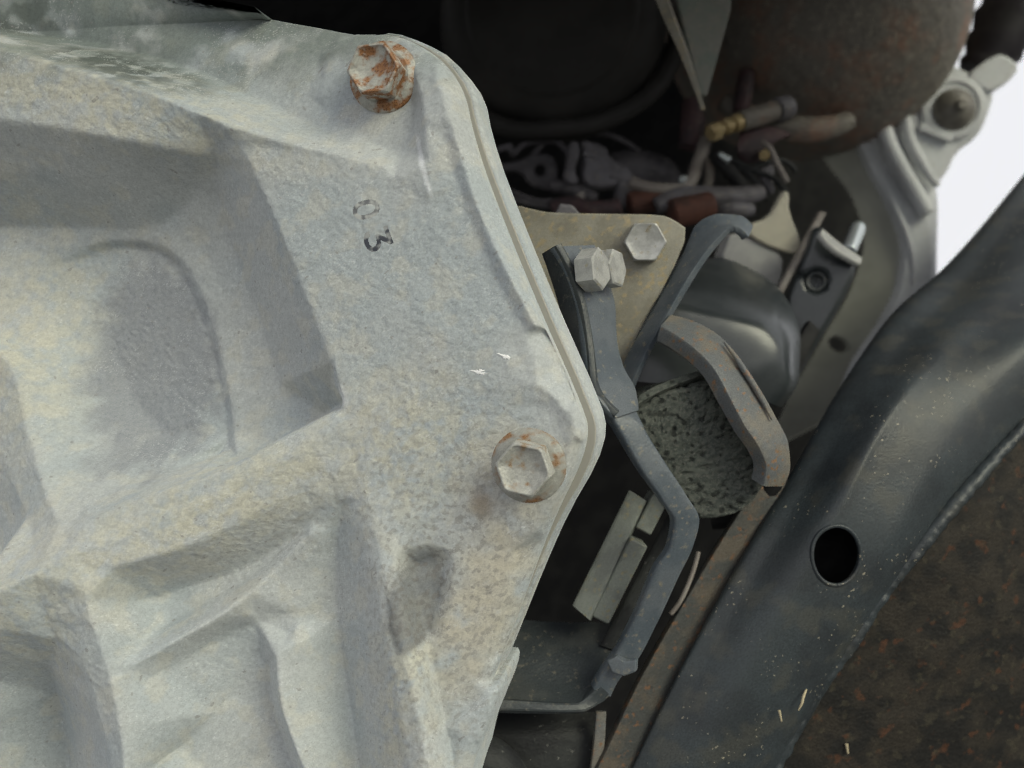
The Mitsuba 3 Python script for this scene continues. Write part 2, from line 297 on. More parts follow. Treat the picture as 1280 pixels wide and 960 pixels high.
A([(185, 850, 0), (230, 826, -5), (295, 788, -8.5), (322, 778, -7.5)]); A([(190, 960, -9), (260, 900, -10.5), (305, 850, -12), (326, 822, -11)]); A([(200, 1050, -11), (310, 960, -14), (338, 930, -14)])
A([(346, 820, -3), (349, 870, -2), (360, 910, -2), (384, 970, -2), (420, 1060, -2)])
A([(336, 832, -10), (339, 872, -13.5), (350, 914, -14.5), (372, 974, -14.5), (396, 1060, -14)])
A([(352, 806, -4), (370, 805, -5), (388, 840, -8), (408, 900, -11), (424, 960, -12), (440, 1060, -12)])
A([(418, 622, -1), (408, 670, -5), (385, 715, -7), (372, 765, -8), (360, 795, -8)])
A([(428, 635, -3), (420, 700, -10), (422, 770, -14), (432, 850, -17), (446, 940, -18), (458, 1060, -18)])
A([(440, 560, .6), (455, 610, 1), (468, 660, 2.2), (484, 730, 3.8), (500, 800, 5), (517, 870, 6), (532, 950, 7), (550, 1060, 8)])
A([(446, 615, .2), (456, 665, .8), (470, 730, 2.0), (483, 800, 3), (496, 870, 3.6), (508, 950, 4), (524, 1060, 4)])
A([(470, 600, 1), (486, 660, 1.6), (497, 705, 2.5), (508, 770, 3.6), (519, 826, 4.4), (532, 888, 5.2), (543, 950, 6), (562, 1060, 7)])
A([(522, 704, -5), (540, 698, -5), (554, 704, -4.5), (550, 735, -5), (536, 785, -4.5)])
A([(505, 690, 0), (540, 682, -.6), (566, 692, -1.4), (564, 745, -1.8), (552, 795, -2.2), (545, 832, -2.4)])

A([(560, 640, -.6), (600, 690, -1.6), (600, 760, -2.2), (585, 830, -2.6), (560, 890, -3)])
A([(640, 690, -2.5), (630, 740, -2.6), (605, 820, -2.8), (575, 885, -3.2)])
A([(550, 905, -3.2), (585, 884, -3), (612, 856, -3)]); A([(553, 912, -1.4), (588, 891, -1.2), (622, 858, -1.5)]); A([(565, 970, -1.6), (590, 920, -1.4), (612, 884, -1.6)]); A([(575, 1060, -2), (590, 970, -2), (615, 890, -3)])
# lower left: crossing ribs and their hollows
A([(-170, 780, 13), (0, 738, 13), (50, 712, 12), (90, 690, 11)]); A([(90, 690, 11), (112, 760, 10), (135, 830, 8), (150, 900, 7), (160, 1060, 6)])
A([(-170, 640, -16), (-40, 620, -18), (-10, 670, -20), (4, 692, -16)]); A([(-170, 560, -12), (-20, 550, -9), (24, 620, -4), (40, 668, 2)])
A([(-170, 850, 5), (0, 790, 7), (50, 775, 6), (70, 800, 2)]); A([(62, 832, -10), (74, 880, -26), (86, 950, -34), (92, 1060, -34)])
A([(-170, 950, 4), (-110, 940, 0)]); A([(-170, 1060, 3), (-110, 1060, 0)])
A([(104, 825, 6), (120, 880, 4), (136, 940, 3), (148, 1060, 2)])
A([(-500, -120, -22), (-490, 300, -14), (-480, 700, -4), (-480, 1250, -6)]); A([(-300, 1260, -4), (0, 1260, -10), (90, 1260, -20), (160, 1260, 4), (320, 1260, -12), (400, 1260, -2), (440, 1260, -16), (520, 1260, 6)])
# walls hidden behind a crest: the crest line, the height at their foot, and the way they lean (mm on the face)
WALLS = [([(497, 705, 2.5), (508, 770, 3.6), (519, 826, 4.4), (532, 888, 5.2), (543, 950, 6), (562, 1060, 7)], [-3.5, -4.5, -3.2, -3.4, -4, -4], (.9, .1)),
         ([(416, 514, 1.2), (400, 521, 2), (345, 548, 4), (290, 577, 6), (250, 594, 6.7)], [-10, -19, -20, -20, -16], (-.1, 1.2))]
foot = np.vstack([interp_lines([[(x, y, h + dome(x, y)) for x, y, h in c]], CF) * [1, 1, 0] + [o_[0], o_[1], 0] for c, b_, o_ in WALLS])
_i = 0
for c, b_, o_ in WALLS:
    k_ = len(interp_lines([[(x, y, h + dome(x, y)) for x, y, h in c]], CF))
    foot[_i:_i + k_, 2] = np.interp(np.linspace(0, 1, k_), np.linspace(0, 1, len(b_)), np.array(b_) + [dome(x, y) for x, y, h in c]); _i += k_
LN = [[(x, y, h + dome(x, y)) for x, y, h in ln] for ln in LN]
outline = [(-500, -158, -24), (0, -42, -24), (214, -1, -21), (440, 41, -16), (470, 40, -13), (500, 44, -10), (530, 58, -9), (558, 80, -8), (579, 115, -8), (587, 158, -8), (608, 226, -8), (668, 376, -8), (730, 516, -8), (735, 545, -8), (724, 584, -8), (692, 648, -8), (665, 718, -8), (636, 798, -8), (615, 850, -7), (626, 856, -4), (622, 880, -4), (604, 922, -4), (587, 966, -4), (520, 1250, -4)]
op = np.array([np.r_[CF.uv(x, y, h + dome(x, y)), h + dome(x, y)] for x, y, h in outline])
op = np.vstack([op[:4], chaikin(op[4:18], 2, False), op[18:19], chaikin(op[18:], 1, False), op[-1:]])
lx, by = CF.uv(-470, 0)[0], CF.uv(0, 1235)[1]
ring = np.vstack([op, [[op[-1, 0], by, op[-1, 2]], [lx, by, 4], [lx, op[0, 1], op[0, 2]]]])
poly = Polygon(ring[:, :2]).buffer(0); poly = max(poly.geoms, key=lambda g: g.area) if hasattr(poly, 'geoms') else poly
cp = np.vstack([interp_lines(LN, CF), foot])
cp = np.vstack([cp, np.vstack([np.linspace(a, b, max(2, int(np.linalg.norm(b - a))), endpoint=False) for a, b in zip(op[:-1], op[1:])])])
for off in (3.0, 8.0):
    tg = np.gradient(op[:, :2], axis=0); nr = np.stack([tg[:, 1], -tg[:, 0]], 1); nr /= np.linalg.norm(nr, axis=1, keepdims=True)
    q = op[:, :2] - nr * off
    if poly.contains(shapely.Point(*q[len(q) // 3])): q = op[:, :2] + nr * off
    q = np.c_[q, op[:, 2]]; keep = ~shapely.contains_xy(poly.buffer(off * .7), q[:, 0], q[:, 1]); cp = np.vstack([cp, q[keep]])
corner = np.array([[lx - 5, by - 5, 6], [lx - 5, op[0, 1] + 8, -24], [60, by - 5, -4], [op[-1, 0] + 8, by, -6]])
cp = np.vstack([cp, corner])
ST = .55
gu = np.arange(lx - 4, 45, ST); gv = np.arange(by - 3, 115, ST); GU, GV = np.meshgrid(gu, gv, indexing='ij')
jit = cp[:, :2] + rng.normal(0, 1e-3, (len(cp), 2))
HH = LinearNDInterpolator(jit, cp[:, 2])(GU, GV); HH = np.where(np.isnan(HH), -8, HH)
HH = gaussian_filter(HH, 1.15)
q3 = np.stack([GU, GV, 0 * GU], -1)
HH += .55 * (meshkit.fbm(q3 * .16, 3, 1) - .5) + .22 * (meshkit.noise(q3 * .75, 5) - .5) + .10 * (meshkit.noise(q3 * 1.6, 8) - .5)
lob = Polygon([CF.uv(x, y, -22) for x, y in [(100, 315), (150, 303), (200, 308), (236, 340), (262, 402), (281, 470), (291, 545), (285, 575), (225, 600), (140, 605), (110, 450)]])
inl = gaussian_filter(shapely.contains_xy(lob, GU, GV).astype(float), 3)
HH += inl * (.30 * (meshkit.noise(q3 * 1.7, 15) - .5) + .22 * (meshkit.noise(q3 * .9, 25) - .5))
from scipy.interpolate import RegularGridInterpolator
HF = RegularGridInterpolator((gu, gv), HH, bounds_error=False, fill_value=-8)
ins = shapely.contains_xy(poly.buffer(-.35), GU, GV)
bl = poly.exterior; bn = int(bl.length / .5); bpts = np.array([bl.interpolate(i * bl.length / bn).coords[0] for i in range(bn)])
pts = np.vstack([bpts, np.stack([GU[ins], GV[ins]], 1)])
tri = Delaunay(pts).simplices; cen = pts[tri].mean(1); tri = tri[shapely.contains_xy(poly, cen[:, 0], cen[:, 1])]
e1, e2 = pts[tri[:, 1]] - pts[tri[:, 0]], pts[tri[:, 2]] - pts[tri[:, 0]]; fl = e1[:, 0] * e2[:, 1] - e1[:, 1] * e2[:, 0] < 0; tri[fl] = tri[fl][:, ::-1]
dist = shapely.distance(shapely.points(pts), bl)
RB = 1.6; rnd_ = np.where(dist < RB, RB - np.sqrt(np.maximum(0, RB ** 2 - (RB - dist) ** 2)), 0)
hh = HF(pts) - .85 * rnd_
back = np.full(bn, -34.0)
V = np.vstack([np.c_[pts, hh], np.c_[bpts, back]]); ar = np.arange(bn); o = len(pts); nx_ = (ar + 1) % bn
ccw = bl.is_ccw; sk = np.vstack([np.stack([ar, ar + o, nx_], 1), np.stack([nx_, ar + o, nx_ + o], 1)])
if not ccw: pass
else: sk = sk
Fcs = np.vstack([tri, sk if ccw else sk[:, ::-1]])
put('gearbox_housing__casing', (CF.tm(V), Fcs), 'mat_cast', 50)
tag('gearbox_housing', 'large weathered grey cast aluminium housing with deep ribs and pockets', 'gearbox housing')
# mating flange behind the parting line
rf = [(452, 70), (470, 44), (490, 38), (530, 52), (566, 72), (592, 108), (600, 152), (622, 220), (682, 368), (746, 512), (753, 545), (741, 587), (703, 652), (672, 722), (640, 802), (618, 856), (560, 960), (500, 960), (560, 560), (500, 200)]
put('gearbox_housing__rear_flange', prism(CF, rf, -13.0, 18, 1.4, 1), 'mat_cast', 35)
principled('mat_groove_strip', (.32, .31, .275), .8, .2)
def shrink(pts, k): return [(x - k * (1.0 if x > 560 else .3), y + (k * .6 if y < 140 else 0)) for x, y in pts]
put('gearbox_housing__groove_strip', prism(CF, shrink(rf, 6.3), -11.6, 6, .3, 1), 'mat_groove_strip', 35, 'dark strip added for the shade of the parting groove')  # dark strip added to draw the shade in the parting groove
bolt('gearbox_housing__bolt', CF, 480, 97, -7.2, 14, 21.2, 0.06, 10.0, 'mat_bolt_rusty', 'mat_bolt_rusty', 'rusty flanged hex bolt')
bolt('gearbox_housing__bolt_001', CF, 661, 581, -.6, 14.2, 22.0, 0.86, 9.6, 'mat_bolt', 'mat_bolt_flange', 'grey flanged hex bolt with a few rust specks')
# ink stamp 03, reading downwards
def ink_color(p, n, uv):
    w = rw(p)
    return mix((.06, .065, .08), (.30, .31, .31), smoothstep(.45, .72, fbm(w.x * .55 + 2, w.y * .55, w.z * .55, 2)))
principled('mat_ink', proc(ink_color), .7, .2)
def ink_faded_color(p, n, uv):
    w = rw(p)
    return mix((.15, .155, .165), (.42, .43, .42), smoothstep(.44, .68, fbm(w.x * .5 + 3, w.y * .4, w.z * .4, 2)))
principled('mat_ink_faded', proc(ink_faded_color), .7, .2)
def stamp(txt, x, y, hgt, ang, key, sx=1.0):
    t = meshkit.text_mesh(txt, hgt, .12, bold=True); v = np.array(t.vertices); v[:, :2] -= (v[:, :2].min(0) + v[:, :2].max(0)) / 2
    t2 = trimesh.Trimesh(v, t.faces).subdivide_to_size(.8); v = np.array(t2.vertices); v[:, 0] *= sx
    a = math.radians(ang); c = CF.uv(x, y, 0)
    uvp = np.stack([v[:, 0] * math.cos(a) - v[:, 1] * math.sin(a), v[:, 0] * math.sin(a) + v[:, 1] * math.cos(a)], 1) + c
    hs = HF(uvp); return CF.tm(np.c_[uvp, hs + .02 + v[:, 2]]), np.array(t2.faces)
put('gearbox_housing__stamped_digit', stamp('0', 458, 262, 7.6, -76, 0, .95), 'mat_ink_faded', False, 'faded ink stamped zero')
put('gearbox_housing__stamped_digit_001', stamp('3', 472, 299, 7.8, -70, 0, 1.1), 'mat_ink', False, 'dark ink stamped three')
principled('mat_white_paint', (.8, .8, .8), .5)
def fleck(x, y, rx, ry, ang, k):
    c = CF.uv(x, y, 0); g = np.random.default_rng(k); n = 18; a = np.arange(n) * 2 * np.pi / n; r = 1 + .3 * g.normal(size=n)
    a0 = math.radians(ang); ex, ey = rx * r * np.cos(a), ry * r * np.sin(a)
    q = np.stack([ex * math.cos(a0) - ey * math.sin(a0), ex * math.sin(a0) + ey * math.cos(a0)], 1) + c
    h1 = HF(q) ; V = np.vstack([np.c_[q, h1 - .1], np.c_[c + (q - c) * .7, HF(c + (q - c) * .7) + .28], [[*c, HF(c[None])[0] + .32]]])
    i = np.arange(n); j = (i + 1) % n
    return CF.tm(V), np.vstack([np.stack([i, j, i + n], 1), np.stack([j, j + n, i + n], 1), np.stack([i + n, j + n, i * 0 + 2 * n], 1)])
put('gearbox_housing__paint_fleck', fleck(600, 465, 1.9, 1.0, -8, 3), 'mat_white_paint', 40, 'white paint fleck')
put('gearbox_housing__paint_fleck_001', fleck(632, 446, 2.2, .55, -22, 5), 'mat_white_paint', 40, 'white paint fleck')

# ------------------------------------------------------------------ steel bracketry beside the housing
def mottled(base, alt, f=.12, g=.2, dust=None, damt=.6, seed=0):
    def fn(p, n, uv):
        w = rw(p)
        c = mix(base, alt, smoothstep(.38, .66, fbm(w.x * f + seed, w.y * f, w.z * f, 3)))
        if dust is not None: c = mix(c, dust, smoothstep(damt, damt + .2, fbm(w.x * .6 + seed, w.y * .6, w.z * .6, 3)))
        return c * (1 - g + 2 * g * noise(w.x * 2.4, w.y * 2.4, w.z * 2.4))
    return proc(fn)
principled('mat_tan_plate', mottled((.30, .285, .235), (.24, .225, .18), .1, .16, (.36, .30, .19), .55, 3), .6, .3, bump=bump_fine, bscale=.00012)
principled('mat_blue_steel', mottled((.070, .086, .102), (.098, .112, .126), .1, .14, (.17, .16, .13), .62, 8), .42, .5, bump=bump_fine, bscale=.00008)
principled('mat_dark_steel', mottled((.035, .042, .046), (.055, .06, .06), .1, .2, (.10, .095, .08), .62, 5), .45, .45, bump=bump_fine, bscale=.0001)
principled('mat_strap_rust', mottled((.105, .112, .115), (.15, .135, .11), .12, .2, (.19, .11, .06), .60, 21), .5, .4, bump=bump_fine, bscale=.00014)
principled('mat_cover', mottled((.026, .031, .034), (.033, .038, .041), .1, .08), .27, .55)
def rubber_color(p, n, uv):
    w = rw(p)
    a = fbm(w.x * .9, w.y * .9, w.z * .9, 3); c = mix((.085, .093, .081), (.056, .064, .057), smoothstep(.40, .62, a))
    c = mix(c, (.12, .118, .105), .6 * smoothstep(.60, .75, noise(w.x * 1.7 + 5, w.y * 1.7, w.z * 1.7)))
    return mix(c, (.025, .028, .025), smoothstep(.76, .84, noise(w.x * .62 + 9, w.y * .62, w.z * .62 + 4)))
def rubber_bump(p, n, uv):
    w = rw(p)
    return fbm(w.x * .9, w.y * .9, w.z * .9, 3) - smoothstep(.66, .78, noise(w.x * .62 + 9, w.y * .62, w.z * .62 + 4))
principled('mat_rubber', proc(rubber_color), .75, .25, bump=rubber_bump, bscale=.0006, eps=1.5e-4)
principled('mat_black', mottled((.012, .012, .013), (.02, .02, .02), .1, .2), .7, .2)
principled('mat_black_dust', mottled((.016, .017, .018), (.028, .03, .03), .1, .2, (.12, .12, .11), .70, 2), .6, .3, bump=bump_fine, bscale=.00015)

principled('mat_edge', mottled((.048, .050, .048), (.085, .072, .056), .12, .25, (.14, .075, .04), .58, 31), .55, .35, bump=bump_fine, bscale=.00018)
# tan mounting plate with its folded edge
MF = Frame(740, 360, 322, -.10, -.10)
put('mount_plate__plate', prism(MF, [(600, 262), (646, 256), (668, 262), (690, 266), (760, 267), (826, 268), (842, 274), (862, 288), (838, 345), (800, 410), (770, 480), (745, 540), (640, 520)], 0, 3.2, .7, 1), 'mat_tan_plate', 35)
put('mount_plate__folded_edge', ribbon(PP([(866, 284, 322), (846, 330, 321), (815, 388, 319), (785, 440, 317), (752, 520, 315)]), PP([(912, 283, 312), (878, 320, 312), (838, 385, 312), (803, 450, 311), (775, 520, 310)]), 3, 50, .8), 'mat_blue_steel', 35)
put('mount_plate__edge_curl', ribbon(PP([(866, 284, 322), (880, 272, 322), (900, 266, 323), (925, 268, 324), (942, 282, 326)]), PP([(912, 285, 312), (918, 282, 312), (924, 283, 313), (930, 288, 314), (936, 296, 316)]), 3, 40, .8), 'mat_blue_steel', 35)
tag('mount_plate', 'dusty tan steel mounting plate with a folded dark edge behind the housing', 'mounting plate')
principled('mat_zinc', mottled((.46, .46, .44), (.36, .36, .34), .3, .1, (.30, .25, .16), .62), .32, .6, metallic=.35)
put('mount_plate__bolt', hexhead(MF, MF.uv(806, 303, 2), 13.2, 0, 6, .0, .7, .9), 'mat_zinc', 28, 'shiny zinc hex bolt')

# bent blue-grey bracket: flange ribbon (facing the viewer) and its dark web
Lf = [(682, 312, 283), (706, 365, 283), (722, 410, 283), (734, 450, 282), (738, 482, 281), (760, 508, 281), (782, 530, 283)]
Rf = [(742, 304, 296), (758, 345, 298), (768, 385, 298), (772, 425, 297), (779, 455, 295), (796, 490, 292), (812, 516, 292)]
put('bent_bracket__upper_flange', ribbon(PP([(694, 308, 283), (716, 345, 283), (730, 395, 283), (735, 440, 282), (737, 478, 281), (752, 503, 280), (770, 522, 281)]), PP([(745, 306, 297), (762, 350, 299), (771, 385, 299), (773, 425, 297), (780, 455, 295), (797, 490, 292), (800, 512, 290)]), 3.4, 70, 1.0), 'mat_blue_steel', 40)
put('bent_bracket__web', ribbon(PP([(676, 318, 292), (694, 372, 292), (710, 430, 291), (724, 480, 290), (744, 510, 288), (764, 530, 288)]), PP([(694, 307, 282.5), (716, 347, 282.5), (730, 396, 282.5), (735.5, 440, 281.5), (738, 478, 280.5), (768, 521, 280.5)]), 3, 60, 1.0), 'mat_dark_steel', 40)
put('bent_bracket__lower_strap', ribbon(PP([(752, 503, 283), (768, 528, 283), (800, 585, 285), (830, 630, 288), (843, 655, 290), (838, 684, 291), (820, 712, 292), (795, 770, 295), (770, 818, 297), (756, 838, 298), (742, 862, 299)]),
    PP([(796, 510, 291), (806, 532, 287), (833, 578, 288), (860, 620, 290), (876, 652, 292), (868, 684, 293), (850, 722, 294), (822, 782, 297), (794, 832, 299), (780, 845, 300), (765, 872, 301)]), 5, 110, 1.2), 'mat_blue_steel', 40)
put('bent_bracket__lower_lip', ribbon(PP([(600, 872, 295), (660, 876, 296), (720, 878, 298), (740, 866, 299), (752, 850, 299)]), PP([(600, 888, 294), (660, 890, 295), (728, 890, 297), (752, 880, 300), (768, 864, 301)]), 4, 50, 1.0), 'mat_dark_steel', 40)
put('bent_bracket__clamp_tab', prism(Frame(772, 832, 294, -.3, .1), [(757, 826), (770, 820), (782, 826), (796, 824), (795, 840), (780, 846), (765, 842)], 0, 4, .8), 'mat_blue_steel', 35)
tag('bent_bracket', 'bent blue grey steel bracket with two square nuts running down past the rubber block', 'bracket')
# the two square nuts on the flange (their sides face the camera)
def block(key, c, ax, size, mat, r=.6, **k):
    b = m3.Manifold.cube([s - 2 * r for s in size], True).minkowski_sum(m3.Manifold.sphere(r, 12)).to_mesh()
    v = np.array(b.vert_properties[:, :3], float); a = np.array(ax, float)
    put(key, (c + v @ a, np.array(b.tri_verts)), mat, 35, **k)
def axes(d, up):
    d = np.array(d, float); d /= np.linalg.norm(d); up = np.array(up, float); up -= d * (up @ d); up /= np.linalg.norm(up)
    return np.array([d, up, np.cross(d, up)])
principled('mat_nut', mottled((.34, .34, .325), (.27, .27, .26), .3, .1, (.28, .26, .2), .62), .45, .5)
def nut(key, x, y, d, af, ln, dirv, rot, label=None):
    c = P(x, y, d); a = axes(dirv, [0, 0, 1]); h = np.arange(6) * np.pi / 3 + rot; r = af / math.sqrt(3); rows = []
    for z, s in ((0, .9), (0.5, 1), (ln - .5, 1), (ln, .9), (ln, .6), (ln, 0)):
        rows.append(c + np.outer(r * s * np.cos(h), a[1]) + np.outer(r * s * np.sin(h), a[2]) + a[0] * z)
    put(key, rings_mesh(rows), 'mat_nut', 20, label)
nut('bent_bracket__nut', 728, 339, 285, 12.0, 7, (.80, -.50, .05), .1)
nut('bent_bracket__nut_001', 756, 337, 293, 11.5, 5, (.80, -.50, .05), .45)

# rubber block of the mount and what holds it
RF = Frame(870, 560, 306, .05, -.12)
b = prism(RF, [(784, 516), (800, 500), (850, 484), (908, 474), (938, 496), (960, 552), (962, 600), (932, 640), (884, 652), (858, 640), (826, 584), (798, 540)], 0, 26, 1.6, 1)
t = trimesh.Trimesh(*b, process=False); t.merge_vertices(digits_vertex=4); t = t.subdivide_to_size(1.4, max_iter=8)
t.merge_vertices(digits_vertex=4); nv = np.array(t.vertex_normals); q = np.array(t.vertices)
bump_ = .6 * (meshkit.fbm(q * .5, 3, 3) - .5) - .9 * np.clip((meshkit.noise(q * .45, 9) - .62) / .2, 0, 1)
put('rubber_mount__block', (q + nv * bump_[:, None], np.array(t.faces)), 'mat_rubber', 60)
put('rubber_mount__lip', ribbon(PP([(790, 500, 300), (815, 484, 302), (850, 470, 305), (890, 459, 310)]), PP([(797, 506, 299), (822, 491, 301), (856, 477, 304), (895, 463, 310)]), 8, 40, .5), 'mat_rubber', 40)
put('rubber_mount__gap_shade', tube(PP([(905, 470, 330), (935, 505, 328), (958, 560, 326), (960, 600, 328), (940, 635, 332), (890, 655, 338)]), [4, 6, 6, 5, 2]), 'mat_black', 40)  # black tube added where the gap beside the block is only shadow
tag('rubber_mount', 'pitted grey green rubber block clamped between two steel straps', 'rubber mount')
put('curved_strap__strap', ribbon(PP([(826, 407, 301), (842, 416, 299), (868, 435, 296), (892, 460, 293), (911, 494, 291), (931, 532, 291), (951, 563, 292), (958, 586, 294), (954, 608, 296)]),
    PP([(840, 392, 312), (869, 400, 310), (898, 416, 306), (923, 442, 302), (947, 477, 300), (971, 519, 299), (988, 556, 300), (990, 585, 301), (981, 608, 302)]), 7, 90, 1.4), 'mat_strap_rust', 40)
put('curved_strap__edge_bead', tube(PP([(905, 428, 300.5), (925, 455, 297.5), (948, 492, 296.5), (965, 525, 296)]), [.3, 1.1, 1.1, .3], 8), 'mat_strap_rust', True)
tag('curved_strap', 'thick curved steel strap with rusty worn edge over the rubber block', 'strap')
# smooth dark cover
cov = [[(850, 322, 374), (895, 322, 376), (942, 338, 376), (978, 366, 374), (1000, 420, 372), (998, 470, 370), (977, 510, 366)],
       [(826, 348, 344), (890, 358, 343), (940, 372, 342), (972, 390, 341), (993, 430, 341), (994, 472, 341), (973, 508, 341)],
       [(815, 366, 332), (880, 381, 331), (930, 393, 330), (960, 405, 329.5), (983, 438, 330), (986, 472, 330.5), (968, 506, 331)],
       [(808, 376, 328.5), (873, 392, 327), (924, 403, 326.5), (953, 415, 326.3), (977, 443, 327), (981, 472, 328), (963, 504, 329)],
       [(798, 398, 327), (862, 412, 325.5), (914, 420, 325), (942, 430, 325), (966, 453, 325.5), (970, 474, 326.5), (956, 502, 328)],
       [(785, 432, 326), (845, 444, 324.5), (900, 450, 324), (925, 456, 324), (944, 468, 324.5), (946, 482, 325.5), (940, 500, 327)],
       [(770, 474, 325.5), (830, 480, 324), (880, 484, 323.5), (900, 488, 323.5), (915, 493, 324), (920, 500, 325), (925, 510, 326)]]
put('mount_cover', loft([PP(c) for c in cov], 3, 70, 60), 'mat_cover', 60, 'smooth glossy dark grey rounded cover above the rubber block', 'cover')
principled('mat_spacer', mottled((.185, .20, .18), (.14, .15, .14), .15, .15, (.22, .20, .13), .6), .5, .4, bump=bump_fine, bscale=.0001)
put('spacer_bar', ribbon(PP([(786, 612, 318), (715, 756, 312)]), PP([(808, 626, 316), (738, 776, 310)]), 9, 30, 1.0), 'mat_spacer', 30)
block('spacer_bar_001__upper_block', P(812, 640, 322), axes(P(812, 640, 320) - P(760, 740, 320), [0, -1, 0]), [14, 12, 6.2], 'mat_spacer', .8)
block('spacer_bar_001__lower_block', P(772, 722, 318), axes(P(808, 650, 318) - P(760, 745, 318), [0, -1, 0]), [31, 12, 7.0], 'mat_spacer', .9)
tag('spacer_bar', 'long flat grey steel bar in the dark gap left of the bent bracket', 'steel bar')
tag('spacer_bar_001', 'shorter two piece grey steel bar lying against the right of a longer one', 'steel bar')
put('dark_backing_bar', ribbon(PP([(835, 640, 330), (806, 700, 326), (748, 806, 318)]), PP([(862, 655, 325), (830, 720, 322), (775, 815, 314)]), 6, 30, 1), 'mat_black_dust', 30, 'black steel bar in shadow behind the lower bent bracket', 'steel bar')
# dark crossmember seen at the bottom
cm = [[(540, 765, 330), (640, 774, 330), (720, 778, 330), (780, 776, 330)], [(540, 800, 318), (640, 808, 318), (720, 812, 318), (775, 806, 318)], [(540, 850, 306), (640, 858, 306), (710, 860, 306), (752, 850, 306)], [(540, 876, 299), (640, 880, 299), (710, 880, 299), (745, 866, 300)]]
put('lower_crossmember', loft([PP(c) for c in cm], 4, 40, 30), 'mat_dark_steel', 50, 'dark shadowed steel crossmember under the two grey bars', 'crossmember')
lb = [[(520, 884, 322), (640, 888, 322), (745, 890, 324)], [(520, 925, 314), (640, 925, 314), (752, 925, 318)], [(520, 1010, 312), (640, 1010, 312), (750, 1010, 316)]]
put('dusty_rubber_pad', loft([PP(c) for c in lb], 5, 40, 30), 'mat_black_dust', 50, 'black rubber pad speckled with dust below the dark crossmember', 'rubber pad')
put('hose_end', tube(PP([(575, 945, 300), (610, 955, 300), (640, 1010, 302)]), 9, 20), 'mat_black_dust', True, 'black hose end at the bottom edge beside the housing', 'hose')
put('rusty_tab', ribbon(PP([(745, 890, 312), (742, 930, 310), (732, 1000, 308)]), PP([(758, 890, 312), (756, 935, 310), (748, 1000, 308)]), 3, 20, .6), 'mat_strap_rust', 30, 'narrow rusty steel tab at the bottom edge by the frame rail', 'steel tab')
principled('mat_pipe', mottled((.22, .20, .18), (.17, .15, .135), .1, .15), .5, .4)
put('brake_line', tube(PP([(873, 690, 320), (866, 715, 318), (848, 755, 316), (838, 768, 316)]), .9, 10), 'mat_pipe', True, 'thin tan metal line in the black gap beside the frame rail', 'metal line')
principled('mat_brass', mottled((.42, .33, .17), (.30, .22, .10), .4, .15), .4, .5, metallic=.3)

# ------------------------------------------------------------------ frame rail
def rail_color(p, n, uv):
    w = rw(p)
    c = mix((.020, .025, .029), (.028, .036, .041), smoothstep(.35, .65, fbm(w.x * .06, w.y * .06, w.z * .06, 3)))
    c = mix(c, (.055, .054, .044), .5 * smoothstep(.52, .72, fbm(w.x * .11 + 4, w.y * .11, w.z * .11, 3)))
    c = mix(c, (.30, .27, .20), .7 * smoothstep(.84, .90, noise(w.x * 1.1 + 12, w.y * 1.1, w.z * 1.1)) * smoothstep(.5, .62, fbm(w.x * .07 + 3, w.y * .07, w.z * .07, 2)))
    return c * (.72 + .56 * noise(w.x * 2.2, w.y * 2.2, w.z * 2.2))
principled('mat_rail', proc(rail_color), .48, .5, bump=bump_fine, bscale=.00006)
def brown_color(p, n, uv):
    w = rw(p)
    c = mix((.014, .0135, .0125), (.028, .024, .019), smoothstep(.35, .65, fbm(w.x * .12, w.y * .12, w.z * .12, 3)))
    c = mix(c, (.075, .034, .018), .7 * smoothstep(.62, .76, fbm(w.x * .23 + 7, w.y * .23, w.z * .23, 4)))
    c = mix(c, (.05, .044, .03), .5 * smoothstep(.60, .74, fbm(w.x * .3 + 30, w.y * .3, w.z * .3, 3)))
    return c * (.65 + .7 * noise(w.x * 2.0, w.y * 2.0, w.z * 2.0))
principled('mat_brown', proc(brown_color), .7, .2, bump=rough_bump(1.1, 2.8), bscale=.00022)
rail = [[(845, 930, 330), (960, 690, 342), (1030, 590, 352), (1085, 480, 372), (1140, 395, 392), (1190, 340, 415), (1300, 205, 470), (1400, 90, 520)],
        [(790, 960, 309), (925, 700, 318), (985, 600, 327), (1060, 472, 345), (1118, 392, 372), (1180, 338, 396), (1300, 194, 445), (1400, 80, 500)],
        [(800, 985, 306.5), (945, 720, 313), (1008, 616, 319), (1082, 492, 331), (1140, 418, 355), (1198, 362, 380), (1310, 228, 428), (1420, 110, 480)],
        [(850, 1000, 302), (985, 760, 305), (1050, 640, 307), (1110, 530, 315), (1170, 455, 332), (1240, 395, 352), (1340, 290, 395), (1450, 170, 440)],
        [(905, 1015, 307), (1030, 800, 308), (1100, 690, 309), (1160, 580, 315), (1225, 500, 327), (1300, 430, 338), (1390, 340, 372), (1500, 230, 410)],
        [(945, 1020, 320), (1062, 820, 321), (1135, 715, 322), (1200, 625, 327), (1270, 545, 337), (1345, 470, 351), (1440, 380, 369), (1540, 280, 404)]]
rl = mani(loft([PP(c) for c in rail], 2.6, 110, 70))
hc = P(1047, 695, 306); cyl = m3.Manifold.cylinder(60, 10.2, 10.2, 64, True).scale((1, .86, 1)).transform(np.c_[np.array(axes([0.05, -1, 0.02], [0, 0, 1]))[[1, 2, 0]].T, hc])
rl = rl - cyl
put('frame_rail__outer_wall', rl, 'mat_rail', 40)
q = rl.to_mesh(); q = np.array(q.vert_properties[:, :3], float); ax_ = np.array(axes([0.05, -1, 0.02], [0, 0, 1])); e_ = (q - hc) @ ax_.T
